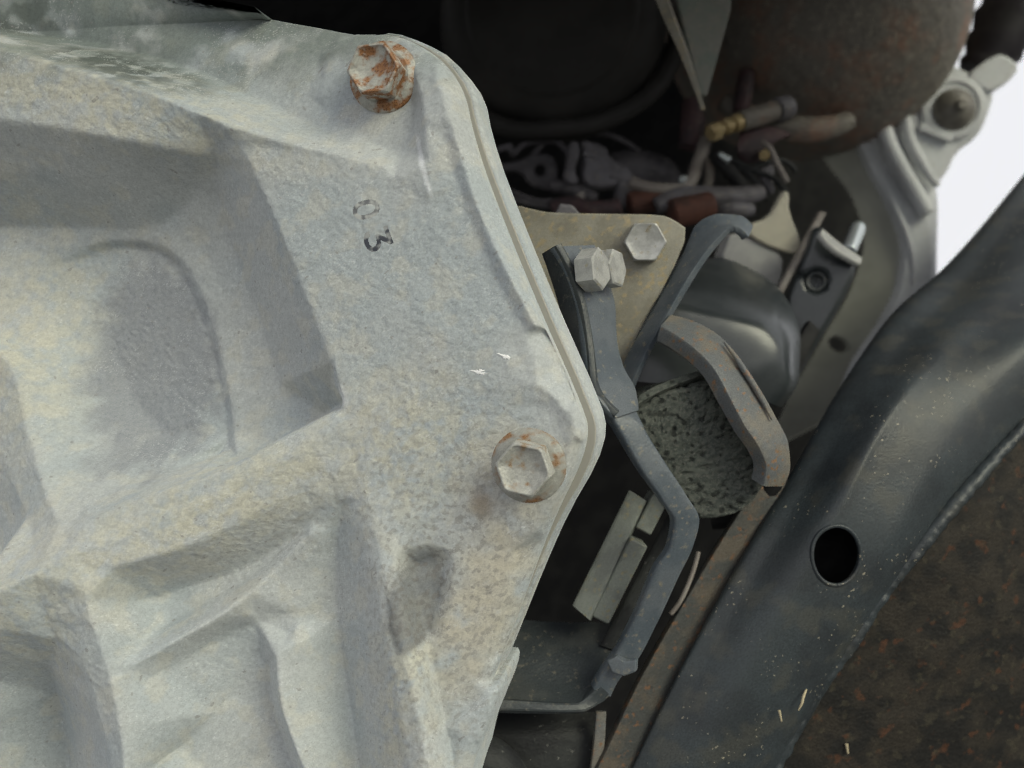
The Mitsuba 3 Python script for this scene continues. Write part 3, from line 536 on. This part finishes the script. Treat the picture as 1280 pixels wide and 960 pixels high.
on = np.abs(np.hypot(e_[:, 1] / 10.2, e_[:, 2] / (10.2 * .86)) - 1) < .004; q, e_ = q[on], e_[on]; th = np.arctan2(e_[:, 2] / .86, e_[:, 1]); lip = []
for b0 in np.linspace(-math.pi, math.pi, 33)[:-1]:
    s_ = np.abs((th - b0 + math.pi) % (2 * math.pi) - math.pi) < .2
    if s_.any(): k_ = np.argmax(e_[s_, 0]); lip.append([b0, e_[s_, 0].max()])
lip = np.array(lip); bb = np.linspace(-math.pi, math.pi, 73); hgt = gaussian_filter(np.interp(bb, lip[:, 0], lip[:, 1], period=2 * math.pi)[:-1], 2, mode='wrap'); hgt = np.r_[hgt, hgt[0]]
put('frame_rail__hole_lip', tube(hc + np.outer(10.3 * np.cos(bb), ax_[1]) + np.outer(10.3 * .86 * np.sin(bb), ax_[2]) + np.outer(hgt - .25, ax_[0]), .75, 10, 120), 'mat_rail', True)
inner = [[(x + 25, y + 10, d + 32) for x, y, d in c] for c in rail[1:]]
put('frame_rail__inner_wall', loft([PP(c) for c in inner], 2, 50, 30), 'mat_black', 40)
put('frame_rail__edge_strip', ribbon(PP([(735, 985, 306), (757, 940, 308), (800, 850, 312), (862, 742, 317), (915, 655, 321), (952, 600, 324), (962, 590, 326)]), PP([(781, 985, 310), (804, 940, 311.5), (848, 850, 315), (906, 752, 319.5), (958, 660, 323), (984, 612, 326), (988, 600, 328)]), 4, 90, .9), 'mat_edge', 40, 'rusty tan edge strip')
seam = PP([(945, 1010, 318), (985, 930, 318.5), (1020, 868, 319), (1060, 812, 319), (1098, 752, 319.5), (1140, 696, 320), (1185, 640, 323), (1235, 582, 329), (1300, 512, 340)])
sm = tube(seam, [1.8, 2.2, 1.6, 2.4, 2.0, 2.6, 2.8, 2.2, 1.8], 12, 200); nv = trimesh.Trimesh(*sm, process=False).vertex_normals
put('frame_rail__weld_seam', (sm[0] + nv * (1.5 * (meshkit.fbm(sm[0] * .4, 3, 4) - .45))[:, None], sm[1]), 'mat_rail', True)
tag('frame_rail', 'black painted frame rail with one round hole running diagonally across the right side', 'frame rail')
bp = [[(945, 1018, 319.5), (1058, 818, 320.5), (1132, 713, 321.5), (1198, 624, 326.5), (1268, 544, 336.5), (1340, 470, 350)], [(1060, 1050, 325), (1160, 890, 326), (1230, 790, 328), (1290, 700, 333), (1360, 610, 344), (1430, 530, 360)], [(1200, 1060, 338), (1290, 960, 340), (1350, 880, 344), (1400, 800, 350), (1450, 720, 358), (1500, 640, 370)]]
put('rusty_side_plate', loft([PP(c) for c in bp], 3, 60, 40, lambda G: 1.6 * (meshkit.fbm(G * .08, 3, 6) - .5)), 'mat_brown', 50, 'dark brown rust flecked plate in the lower right corner beside the frame rail', 'plate')
def debris(key, pts, r, mat, label=None): put(key, tube(PP(pts), r, 8, 16), mat, True, label)
principled('mat_straw', (.42, .36, .24), .8, .2)
debris('frame_rail__dirt_crumb', [(1008, 862, 309), (1004, 872, 307), (1002, 880, 306), (998, 888, 306)], [.3, .5, .45, .25], 'mat_straw')
debris('frame_rail__dirt_crumb_001', [(974, 888, 304), (977, 902, 304)], [.5, .25], 'mat_straw')
debris('frame_rail__dirt_crumb_002', [(1058, 930, 321), (1060, 942, 321)], [.6, .3], 'mat_straw')
g = np.random.default_rng(5)

# ------------------------------------------------------------------ background: arm, canister, pan and small parts
principled('mat_arm', mottled((.52, .535, .55), (.46, .475, .49), .05, .1, (.36, .33, .27), .66, 14), .55, .35)
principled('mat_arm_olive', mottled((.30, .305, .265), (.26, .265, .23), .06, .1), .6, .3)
# stamped light grey arm: side wall, face, raised beads
a_in = [(1000, 160, 505), (1034, 205, 505), (1066, 250, 503), (1080, 300, 502), (1068, 350, 500), (1030, 420, 480), (985, 500, 455), (960, 560, 440)]
a_mid = [(1050, 140, 498), (1078, 205, 498), (1106, 258, 496), (1124, 310, 494), (1120, 350, 492), (1098, 400, 480), (1060, 460, 455), (1040, 520, 440)]
a_e = [(1060, 138, 492), (1088, 205, 492), (1116, 258, 490), (1133, 310, 488), (1130, 352, 486), (1108, 402, 475), (1080, 462, 455), (1060, 520, 440)]
a_f = [(1110, 130, 492), (1130, 205, 492), (1150, 258, 490), (1160, 310, 488), (1160, 352, 486), (1140, 402, 476), (1110, 470, 455), (1090, 520, 440)]
a_o = [(1160, 120, 500), (1166, 205, 500), (1172, 258, 498), (1171, 310, 497), (1170, 360, 495), (1160, 420, 484), (1140, 490, 460), (1120, 540, 445)]
sw = mani(loft([PP(a_in), PP(a_mid)], 3, 60, 14)); hcy = m3.Manifold.cylinder(80, 4.6, 4.6, 32, True).transform(np.c_[np.eye(3)[:, [0, 2, 1]] * [[1, 1, 1]], P(1046, 431, 476)])
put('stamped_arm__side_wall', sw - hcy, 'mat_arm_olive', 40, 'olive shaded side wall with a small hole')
put('stamped_arm__face', loft([PP(a_mid), PP(a_e), PP(a_f), PP(a_o)], 4, 80, 40), 'mat_arm', 50)
AF = Frame(1185, 140, 486, -.05, -.05)
put('stamped_arm__socket_plate', prism(AF, [(1080, 160), (1098, 122), (1125, 112), (1140, 84), (1165, 72), (1200, 84), (1215, 92), (1238, 98), (1244, 118), (1234, 150), (1222, 172), (1196, 190), (1186, 214), (1164, 240), (1172, 266), (1140, 262), (1110, 205)], 0, 8, 2.0, 1), 'mat_arm', 40)
put('stamped_arm__raised_bead', tube(PP([(1100, 128, 484), (1108, 170, 484), (1128, 212, 484), (1150, 250, 484), (1160, 268, 484)]), [3.2, 4.2, 4.2, 4.4, 4.4], 16), 'mat_arm', True)
put('stamped_arm__raised_bead_001', tube(PP([(1130, 128, 484), (1134, 165, 484), (1152, 205, 483), (1172, 232, 484)]), [3, 3.4, 3.4, 2], 16), 'mat_arm', True)
put('stamped_arm__fold_line', tube(PP([(1096, 210, 492), (1118, 255, 490), (1136, 300, 487), (1142, 330, 486), (1140, 356, 485)]), [.6, 1.6, 1.8, 1.6, .6], 10), 'mat_arm', True)
c0 = AF.uv(1190, 135, 0)
put('stamped_arm__ball_joint_washer', lathe(AF, [(17.5, -1), (17.5, 2.4), (16.6, 3.2), (13.5, 3.4), (12.6, 2.2), (0, 2.0)], c0), 'mat_arm', 40)
principled('mat_stud', mottled((.13, .12, .105), (.17, .16, .14), .3, .1), .45, .5, metallic=.2)
put('stamped_arm__ball_joint_stud', lathe(AF, [(11.5, 1.5), (11, 4), (8.5, 7.5), (5.5, 9.5), (3.4, 10.2), (3.2, 13), (2.2, 14), (0, 14)], c0 + [0, -1.5]), 'mat_stud', 40, 'dark domed stud with a bright tip')
put('stamped_arm__tab', prism(AF, [(1153, 152), (1192, 168), (1190, 178), (1150, 162)], 4.5, 3, .6), 'mat_arm', 35)
put('stamped_arm__clip_arm', prism(AF, [(1205, 96), (1246, 66), (1262, 70), (1276, 84), (1262, 102), (1240, 116), (1225, 110)], 3, 5, 1.5, 1), 'mat_arm', 35)
tag('stamped_arm', 'light grey stamped steel suspension arm with a round ball joint at its top', 'suspension arm')
principled('mat_boot', mottled((.020, .017, .022), (.03, .028, .03), .1, .15), .5, .4)
BF = Frame(1250, 50, 500, -.1, .2)
bc = P(1250, 50, 512); bd = P(1330, -60, 505) - P(1222, 84, 512); bl_ = np.linalg.norm(bd); 
def lathe_ax(p0, p1, prof, sides=64):
    a = axes(np.array(p1) - np.array(p0), [0.1, .3, 1]); L = np.linalg.norm(np.array(p1) - np.array(p0)); an = np.arange(sides) * 2 * np.pi / sides
    return rings_mesh([np.array(p0) + a[0] * (z * L) + r * (np.outer(np.cos(an), a[1]) + np.outer(np.sin(an), a[2])) for r, z in prof])
put('rubber_boot', lathe_ax(P(1222, 92, 518), P(1320, -70, 512), [(0, 0), (11, 0), (13, .05), (12, .1), (17, .2), (15.5, .26), (20, .38), (18.5, .44), (22, .58), (20.5, .64), (24, .8), (24, 1), (0, 1)]), 'mat_boot', 50, 'black ribbed rubber boot in the upper right corner above the grey arm', 'rubber boot')
def can_color(p, n, uv):
    w = rw(p)
    c = mix((.10, .092, .082), (.15, .135, .115), fbm(w.x * .05, w.y * .05, w.z * .05, 3))
    c = mix(c, (.20, .11, .075), .75 * smoothstep(.44, .72, fbm(w.x * .07 + 5, w.y * .07, w.z * .07, 3)) * (.5 + .5 * smoothstep(.35, .6, fbm(w.x * .4 + 5, w.y * .4, w.z * .4, 3))))
    c = mix(c, (.20, .185, .15), .45 * smoothstep(.52, .72, fbm(w.x * .45 + 15, w.y * .45, w.z * .45, 3)))
    return c * (.80 + .40 * noise(w.x * 1.2, w.y * 1.2, w.z * 1.2))
principled('mat_can', proc(can_color), .6, .35, bump=rough_bump(.25, .8), bscale=.0006, eps=3e-4)
# rusty canister: a drum with a rounded bottom, its axis leaning out of the picture at the top
an = np.arange(96) * 2 * np.pi / 96
def drum(p0, d, prof, mat, key, **k):
    a = axes(d, [1, 0, 0]); put(key, rings_mesh([np.array(p0) + a[0] * z + r * (np.outer(np.cos(an), a[1]) + np.outer(np.sin(an), a[2])) for r, z in prof]), mat, 50, **k)
pr = [(0, 0)] + [(82 * math.sin(t), 78 * (1 - math.cos(t))) for t in np.linspace(.08, math.pi / 2, 24)] + [(82, 100), (82, 130), (82, 220), (0, 220)]
drum(P(1012, 158, 470), (.16, .42, 1.0), pr, 'mat_can', 'rusty_canister__body')
put('rusty_canister__bottom_seam', tube(PP([(905, 128, 462), (950, 152, 455), (1003, 163, 452), (1062, 150, 455)]), [5, 7, 7, 5], 14), 'mat_can', True)
tag('rusty_canister', 'large round canister with brown rust hanging at the top of the picture', 'canister')
# dark round pan
principled('mat_pan', mottled((.032, .031, .029), (.042, .040, .037), .05, .12), .55, .15)
pp_ = [(0, 0), (30, 1), (48, 2.5), (51, 5), (53, 6.5), (60, 8), (68, 16), (71, 30), (72, 60), (0, 60)]
drum(P(690, 5, 430), (.06, 1, .16), [(r * .83, z) for r, z in pp_], 'mat_pan', 'dark_pan__body')
put('dark_pan__rim', tube(PP([(600, 146, 455), (660, 164, 452), (720, 160, 450), (790, 134, 452), (832, 92, 456), (848, 40, 460)]), 5, 12), 'mat_pan', True)
tag('dark_pan', 'dark round metal pan in shadow at the top centre', 'pan')
# triangular hanger
principled('mat_hanger', mottled((.16, .185, .155), (.20, .20, .17), .15, .15, (.24, .22, .17), .6), .6, .3)
TF = Frame(880, 60, 400, .25, -.1)
put('triangular_hanger__web', prism(TF, [(838, -40), (916, -40), (914, 12), (905, 45), (884, 120), (876, 118)], 0, 2.5, .6), 'mat_hanger', 30)
put('triangular_hanger__flange', ribbon(PP([(806, -40, 392), (819, 0, 394), (850, 70, 397), (877, 137, 400)]), PP([(821, -40, 388), (834, 0, 390), (860, 70, 395), (882, 137, 400)]), 2.2, 30, .5), 'mat_tan_plate', 30, 'pale dusty edge of the hanger')
tag('triangular_hanger', 'greenish grey pointed steel hanger with a pale left edge at the top', 'hanger')
# clutter between the pan and the mounting plate
principled('mat_purple_grey', mottled((.125, .12, .132), (.085, .08, .085), .12, .25, (.17, .15, .13), .62, 3), .55, .35)
principled('mat_grey_dark', mottled((.085, .08, .086), (.055, .052, .056), .12, .25, (.12, .11, .10), .62, 5), .6, .3)
principled('mat_cream', mottled((.50, .47, .37), (.44, .42, .34), .1, .08), .6, .3)
principled('mat_greywhite', mottled((.40, .40, .38), (.34, .34, .33), .1, .08), .6, .3)
principled('mat_rust_red', mottled((.085, .038, .028), (.055, .030, .025), .15, .2), .7, .2)
principled('mat_maroon', mottled((.060, .034, .037), (.040, .03, .033), .12, .25, (.10, .075, .06), .62, 9), .65, .3)
KF = Frame(740, 210, 440, .1, -.1)
put('wire_connector__housing', prism(KF, [(722, 172), (760, 182), (762, 196), (792, 212), (790, 232), (738, 236), (726, 222), (732, 196)], 0, 14, 2, 1), 'mat_purple_grey', 40)
put('wire_connector__latch', prism(KF, [(712, 178), (722, 174), (726, 192), (718, 214), (726, 228), (712, 232), (705, 222), (710, 200)], 4, 8, 1.5, 1), 'mat_purple_grey', 40)
put('wire_connector__plug', prism(KF, [(774, 222), (792, 234), (786, 258), (768, 258)], 2, 8, 1.5), 'mat_purple_grey', 40)
tag('wire_connector', 'grey plastic wire connector with a side latch behind the tan mounting plate', 'connector')
put('lobed_cover', loft([PP(c) for c in ([(765, 192, 470), (800, 188, 472), (838, 200, 474), (852, 222, 474)], [(770, 210, 455), (800, 206, 455), (835, 214, 457), (850, 228, 462)], [(780, 238, 458), (805, 238, 458), (830, 238, 460), (848, 238, 464)])], 3, 30, 20), 'mat_grey_dark', 50, 'dim grey rounded cover to the right of the plastic connector', 'cover')
EF = Frame(675, 212, 448, .05, -.1)
put('eye_bracket', prism(EF, [(615, 206), (650, 200), (665, 192), (690, 192), (698, 208), (696, 228), (720, 238), (716, 244), (680, 236), (660, 230), (652, 214), (618, 214)], 0, 6, 1.4, 1, [(675, 213, 2.6)]), 'mat_grey_dark', 40, 'dim grey eye shaped bracket with a small round hole left of the connector', 'bracket')
put('thin_bracket', prism(EF, [(612, 186), (636, 178), (641, 180), (644, 194), (636, 192), (634, 187), (614, 193)], 8, 4, 1), 'mat_grey_dark', 40, 'small hooked bracket in the shade above the eye shaped one', 'bracket')
put('cross_rod', tube(PP([(690, 232, 444), (722, 240, 440), (745, 250, 438)]), 3.4), 'mat_grey_dark', True, 'short dim rod running below the eye shaped bracket', 'rod')
put('clip_lug', prism(KF, [(724, 240), (734, 236), (732, 250), (722, 256), (716, 250)], 5, 5, 1), 'mat_pipe', 40, 'tiny pale lug under the plastic connector', 'lug')
put('coolant_pipe', tube(PP([(788, 228, 432), (815, 236, 430), (845, 238, 430), (862, 228, 434), (872, 205, 440), (882, 174, 446)]), 3.2, 16, 60), 'mat_pipe', True, 'thin tan metal pipe bending upward behind the mounting plate', 'pipe')
put('transverse_rod', tube(PP([(820, 258, 424), (860, 246, 424), (900, 246, 426), (935, 244, 430), (950, 240, 434)]), [4, 5.4, 5, 4.6, 4], 16, 50), 'mat_purple_grey', True, 'curved grey metal rod crossing behind the top of the mounting plate', 'metal rod')
put('branch_rod', tube(PP([(862, 258, 430), (885, 250, 430), (915, 262, 428), (940, 262, 430)]), [3, 5, 5, 3], 16, 40), 'mat_purple_grey', True, 'short grey metal rod right of the rusty red stub', 'metal rod')
put('rusty_stub', lathe_ax(P(838, 268, 420), P(889, 256, 424), [(0, 0), (6, 0), (7.2, .05), (7.2, .9), (6.2, 1), (0, 1)]), 'mat_rust_red', 40, 'rusty red stub just above the corner of the mounting plate', 'stub')
put('rusty_stub_001', lathe_ax(P(786, 256, 432), P(836, 246, 434), [(0, 0), (5, 0), (6, .05), (6, .9), (5, 1), (0, 1)]), 'mat_rust_red', 40, 'dark rusty stub under the thin tan pipe', 'stub')
put('maroon_hose', tube(PP([(690, 262, 436), (715, 256, 434), (740, 262, 432), (775, 258, 432)]), 4.4), 'mat_maroon', True, 'dull maroon hose just above the upper edge of the mounting plate', 'hose')
put('pink_edge_tab', prism(Frame(705, 262, 334, 0, -.1), [(692, 270), (700, 254), (716, 256), (730, 272)], 0, 4, 1), 'mat_purple_grey', 40, 'small grey purple tab on the upper edge of the mounting plate', 'tab')
put('brass_fitting__nut', lathe_ax(P(887, 167, 428), P(899, 162, 430), [(0, 0), (3.8, 0), (4.4, .1), (4.4, .9), (3.8, 1), (0, 1)], 6), 'mat_brass', 20)
put('brass_fitting__collar', lathe_ax(P(899, 162, 430), P(925, 152, 433), [(2.6, 0), (2.6, .2), (3.9, .25), (3.9, .5), (2.9, .55), (2.9, .65), (4.2, .7), (4.2, 1), (0, 1)]), 'mat_brass', 40)
put('brass_fitting__tube', lathe_ax(P(925, 152, 433), P(972, 137, 442), [(0, 0), (4.8, 0), (5, .05), (5, .9), (4.6, 1), (0, 1)]), 'mat_can', 40, 'rusty brown tube end')
tag('brass_fitting', 'brass pipe fitting on a rusty tube below the canister', 'pipe fitting')
put('tube_clamp', lathe_ax(P(970, 138, 441), P(986, 134, 444), [(0, 0), (5.6, 0), (6, .1), (6, .9), (5.6, 1), (0, 1)]), 'mat_purple_grey', 40, 'grey clamp ring round the rusty tube of the brass fitting', 'clamp')
put('maroon_bracket', loft([PP(c) for c in ([(925, 165, 440), (960, 158, 442), (990, 168, 446)], [(922, 188, 436), (945, 188, 438), (965, 182, 442)], [(922, 196, 440), (935, 204, 440), (955, 194, 444)])], 4, 30, 20), 'mat_maroon', 50, 'dull maroon bracket under the rusty tube', 'bracket')
put('maroon_rib', tube(PP([(862, 128, 452), (866, 150, 450), (862, 185, 450)]), [5, 6.5, 6], 14), 'mat_maroon', True, 'dull maroon pipe behind the tip of the pointed hanger', 'pipe')
put('maroon_rib_001', tube(PP([(934, 92, 455), (930, 115, 452), (926, 140, 450)]), [4, 4.6, 4], 14), 'mat_maroon', True, 'dull maroon pipe dropping from the canister to the brass fitting', 'pipe')
put('thin_cable', tube(PP([(952, 178, 432), (962, 185, 430), (972, 206, 430), (984, 228, 430)]), 1.5, 10), 'mat_pipe', True, 'thin pale cable hanging right of the maroon bracket', 'cable')
put('black_hose', tube(PP([(893, 195, 436), (915, 218, 432), (935, 242, 432)]), 3.2, 12), 'mat_black', True, 'short black hose below the brass fitting', 'hose')
principled('mat_chrome', (.6, .65, .66), .3, .6, metallic=.6)
put('chrome_pin', tube(PP([(899, 192, 430), (912, 201, 429)]), [1.2, 1.9], 12, 10), 'mat_chrome', True, 'tiny bright metal pin below the brass fitting', 'pin')
put('chrome_pin_001', lathe_ax(P(852, 225, 428), P(856, 224, 434), [(0, 0), (1.4, .02), (1.9, .2), (1.9, 1), (0, 1)]), 'mat_chrome', 40, 'tiny bright bolt tip beside the bend of the tan pipe', 'pin')
put('tan_rod', tube(PP([(886, 200, 440), (887, 215, 438), (882, 240, 436)]), 2.4, 12), 'mat_can', True, 'thin brown rod beside the bend of the tan pipe', 'rod')
put('wiring_clip', prism(Frame(962, 215, 438, 0, 0), [(948, 212), (958, 208), (964, 202), (969, 212), (966, 226), (970, 240), (962, 244), (956, 230)], 0, 5, 1.2, 1), 'mat_purple_grey', 40, 'small grey purple wiring clip left of the hanging pale cable', 'clip')
put('gold_nut', lathe_ax(P(955, 194, 430), P(959, 192, 438), [(0, 0), (2.4, 0), (2.8, .1), (2.8, 1), (0, 1)], 6), 'mat_brass', 20, 'tiny gold coloured nut at the tip of the maroon bracket', 'nut')
def harness(key, runs, r, mat, label, cat='cables'):
    for i, q in enumerate(runs): put(key + '__cable' + (f'_{i:03d}' if i else ''), tube(PP(q), r, 10, 40), mat, True)
    tag(key, label, cat)
harness('wire_bundle', [[(606, 222, 446), (640, 240, 444), (680, 252, 442), (715, 248, 440)], [(604, 232, 444), (645, 250, 442), (690, 258, 440), (730, 254, 438)], [(640, 196, 452), (662, 178, 455), (690, 176, 455), (712, 196, 450)], [(660, 205, 456), (700, 168, 460), (745, 166, 462), (800, 190, 462)]], 1.5, 'mat_grey_dark', 'bundle of thin dim cables winding around the eye shaped bracket')
harness('wire_bundle_001', [[(905, 222, 442), (922, 210, 440), (940, 222, 438), (958, 250, 436)], [(915, 200, 440), (940, 212, 438), (965, 222, 436), (985, 246, 434)], [(930, 228, 440), (950, 206, 438), (975, 200, 440), (995, 215, 444)]], 1.3, 'mat_black_dust', 'loose thin black cables below the maroon bracket and left of the pale cable')
for i, (x, y, d) in enumerate([(735, 178, 438), (768, 205, 438)]):
    put('wire_connector__rib' + (f'_{i:03d}' if i else ''), tube(PP([(x - 6, y + 14, d - 13), (x + 10, y + 18, d - 13)]), 1.0, 8, 8), 'mat_purple_grey', True)
# cream and grey brackets right of the cover
QF = Frame(960, 290, 396, .1, -.15)
put('cream_bracket__upper_blade', prism(QF, [(982, 236), (988, 244), (986, 262), (1002, 300), (1002, 318), (984, 316), (952, 304), (930, 288), (938, 280), (962, 272), (974, 250)], 0, 5, 1.2, 1), 'mat_cream', 40, 'cream pointed blade')
put('cream_bracket__lower_block', prism(QF, [(912, 292), (930, 292), (956, 306), (980, 318), (978, 345), (972, 362), (950, 352), (925, 338), (900, 325), (908, 306)], -3, 12, 1.6, 1), 'mat_greywhite', 40, 'pale grey block')
put('cream_bracket__strip', ribbon(PP([(1024, 264, 392), (1000, 310, 390), (972, 362, 388), (955, 395, 388)]), PP([(1034, 266, 392), (1008, 314, 390), (980, 366, 388), (965, 400, 388)]), 4, 30, .8), 'mat_pipe', 40)
tag('cream_bracket', 'cream and pale grey pointed bracket right behind the glossy cover', 'bracket')
DF = Frame(1015, 370, 386, -.25, .05)
put('dark_link__body', prism(DF, [(1020, 270), (1034, 290), (1060, 310), (1074, 332), (1050, 385), (1015, 440), (990, 490), (965, 520), (958, 470), (975, 400), (985, 360), (1004, 320)], 0, 14, 3, 1, [(1021, 351, 4.2)]), 'mat_cover', 40)
put('dark_link__hole_bushing', lathe(DF, [(4.2, -6), (4.2, -1), (3.0, -1.4), (2.8, -5), (0, -5.5)], DF.uv(1021, 351, 0)), 'mat_dark_steel', 40)
put('dark_link__bright_edge', ribbon(PP([(1026, 292, 374), (1040, 308, 373), (1058, 320, 374), (1076, 330, 378)]), PP([(1029, 285, 380), (1046, 299, 379), (1064, 312, 380), (1078, 321, 383)]), 3, 30, 1), 'mat_greywhite', 40, 'bright worn edge')
tag('dark_link', 'glossy black link with a round hole and a bright worn edge beside the stamped arm', 'link')
put('bright_stud', tube(PP([(1060, 315, 396), (1070, 292, 404), (1073, 284, 408)]), 3.4, 16, 14), 'mat_chrome', True, 'short bright steel stud standing above the black link', 'stud')
put('link_strut', ribbon(PP([(968, 480, 366), (990, 440, 372), (1012, 400, 380)]), PP([(984, 506, 366), (1004, 458, 372), (1026, 414, 380)]), 4, 20, 1), 'mat_black', 30, 'black strut in the gap between the link and the frame rail', 'strut')
# added dark panels: one behind the parts, one unseen above to block sky
put('added_underbody_panel__rear_sheet', loft([PP(c) for c in ([(-900, -700, 640), (0, -700, 640), (700, -650, 640), (1250, -600, 640)], [(-900, 0, 680), (0, 0, 680), (700, 0, 660), (1160, 0, 640)], [(-900, 300, 670), (0, 300, 670), (700, 300, 650), (1105, 290, 630)], [(-900, 500, 660), (0, 500, 660), (700, 500, 640), (1240, 480, 600)], [(-900, 1500, 600), (0, 1500, 600), (700, 1400, 560), (1000, 900, 520)])], 4, 40, 40), 'mat_black', 50)
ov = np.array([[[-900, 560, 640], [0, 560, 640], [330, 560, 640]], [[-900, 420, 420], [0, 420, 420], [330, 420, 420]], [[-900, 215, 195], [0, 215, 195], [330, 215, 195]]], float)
put('added_underbody_panel__sky_blocker_sheet', loft(list(ov), 4, 20, 20), 'mat_black', 50)  # out of view, added to keep sky light off the parts
tag('added_underbody_panel', 'black underbody sheets added behind and above the parts to block the sky', 'added panel')
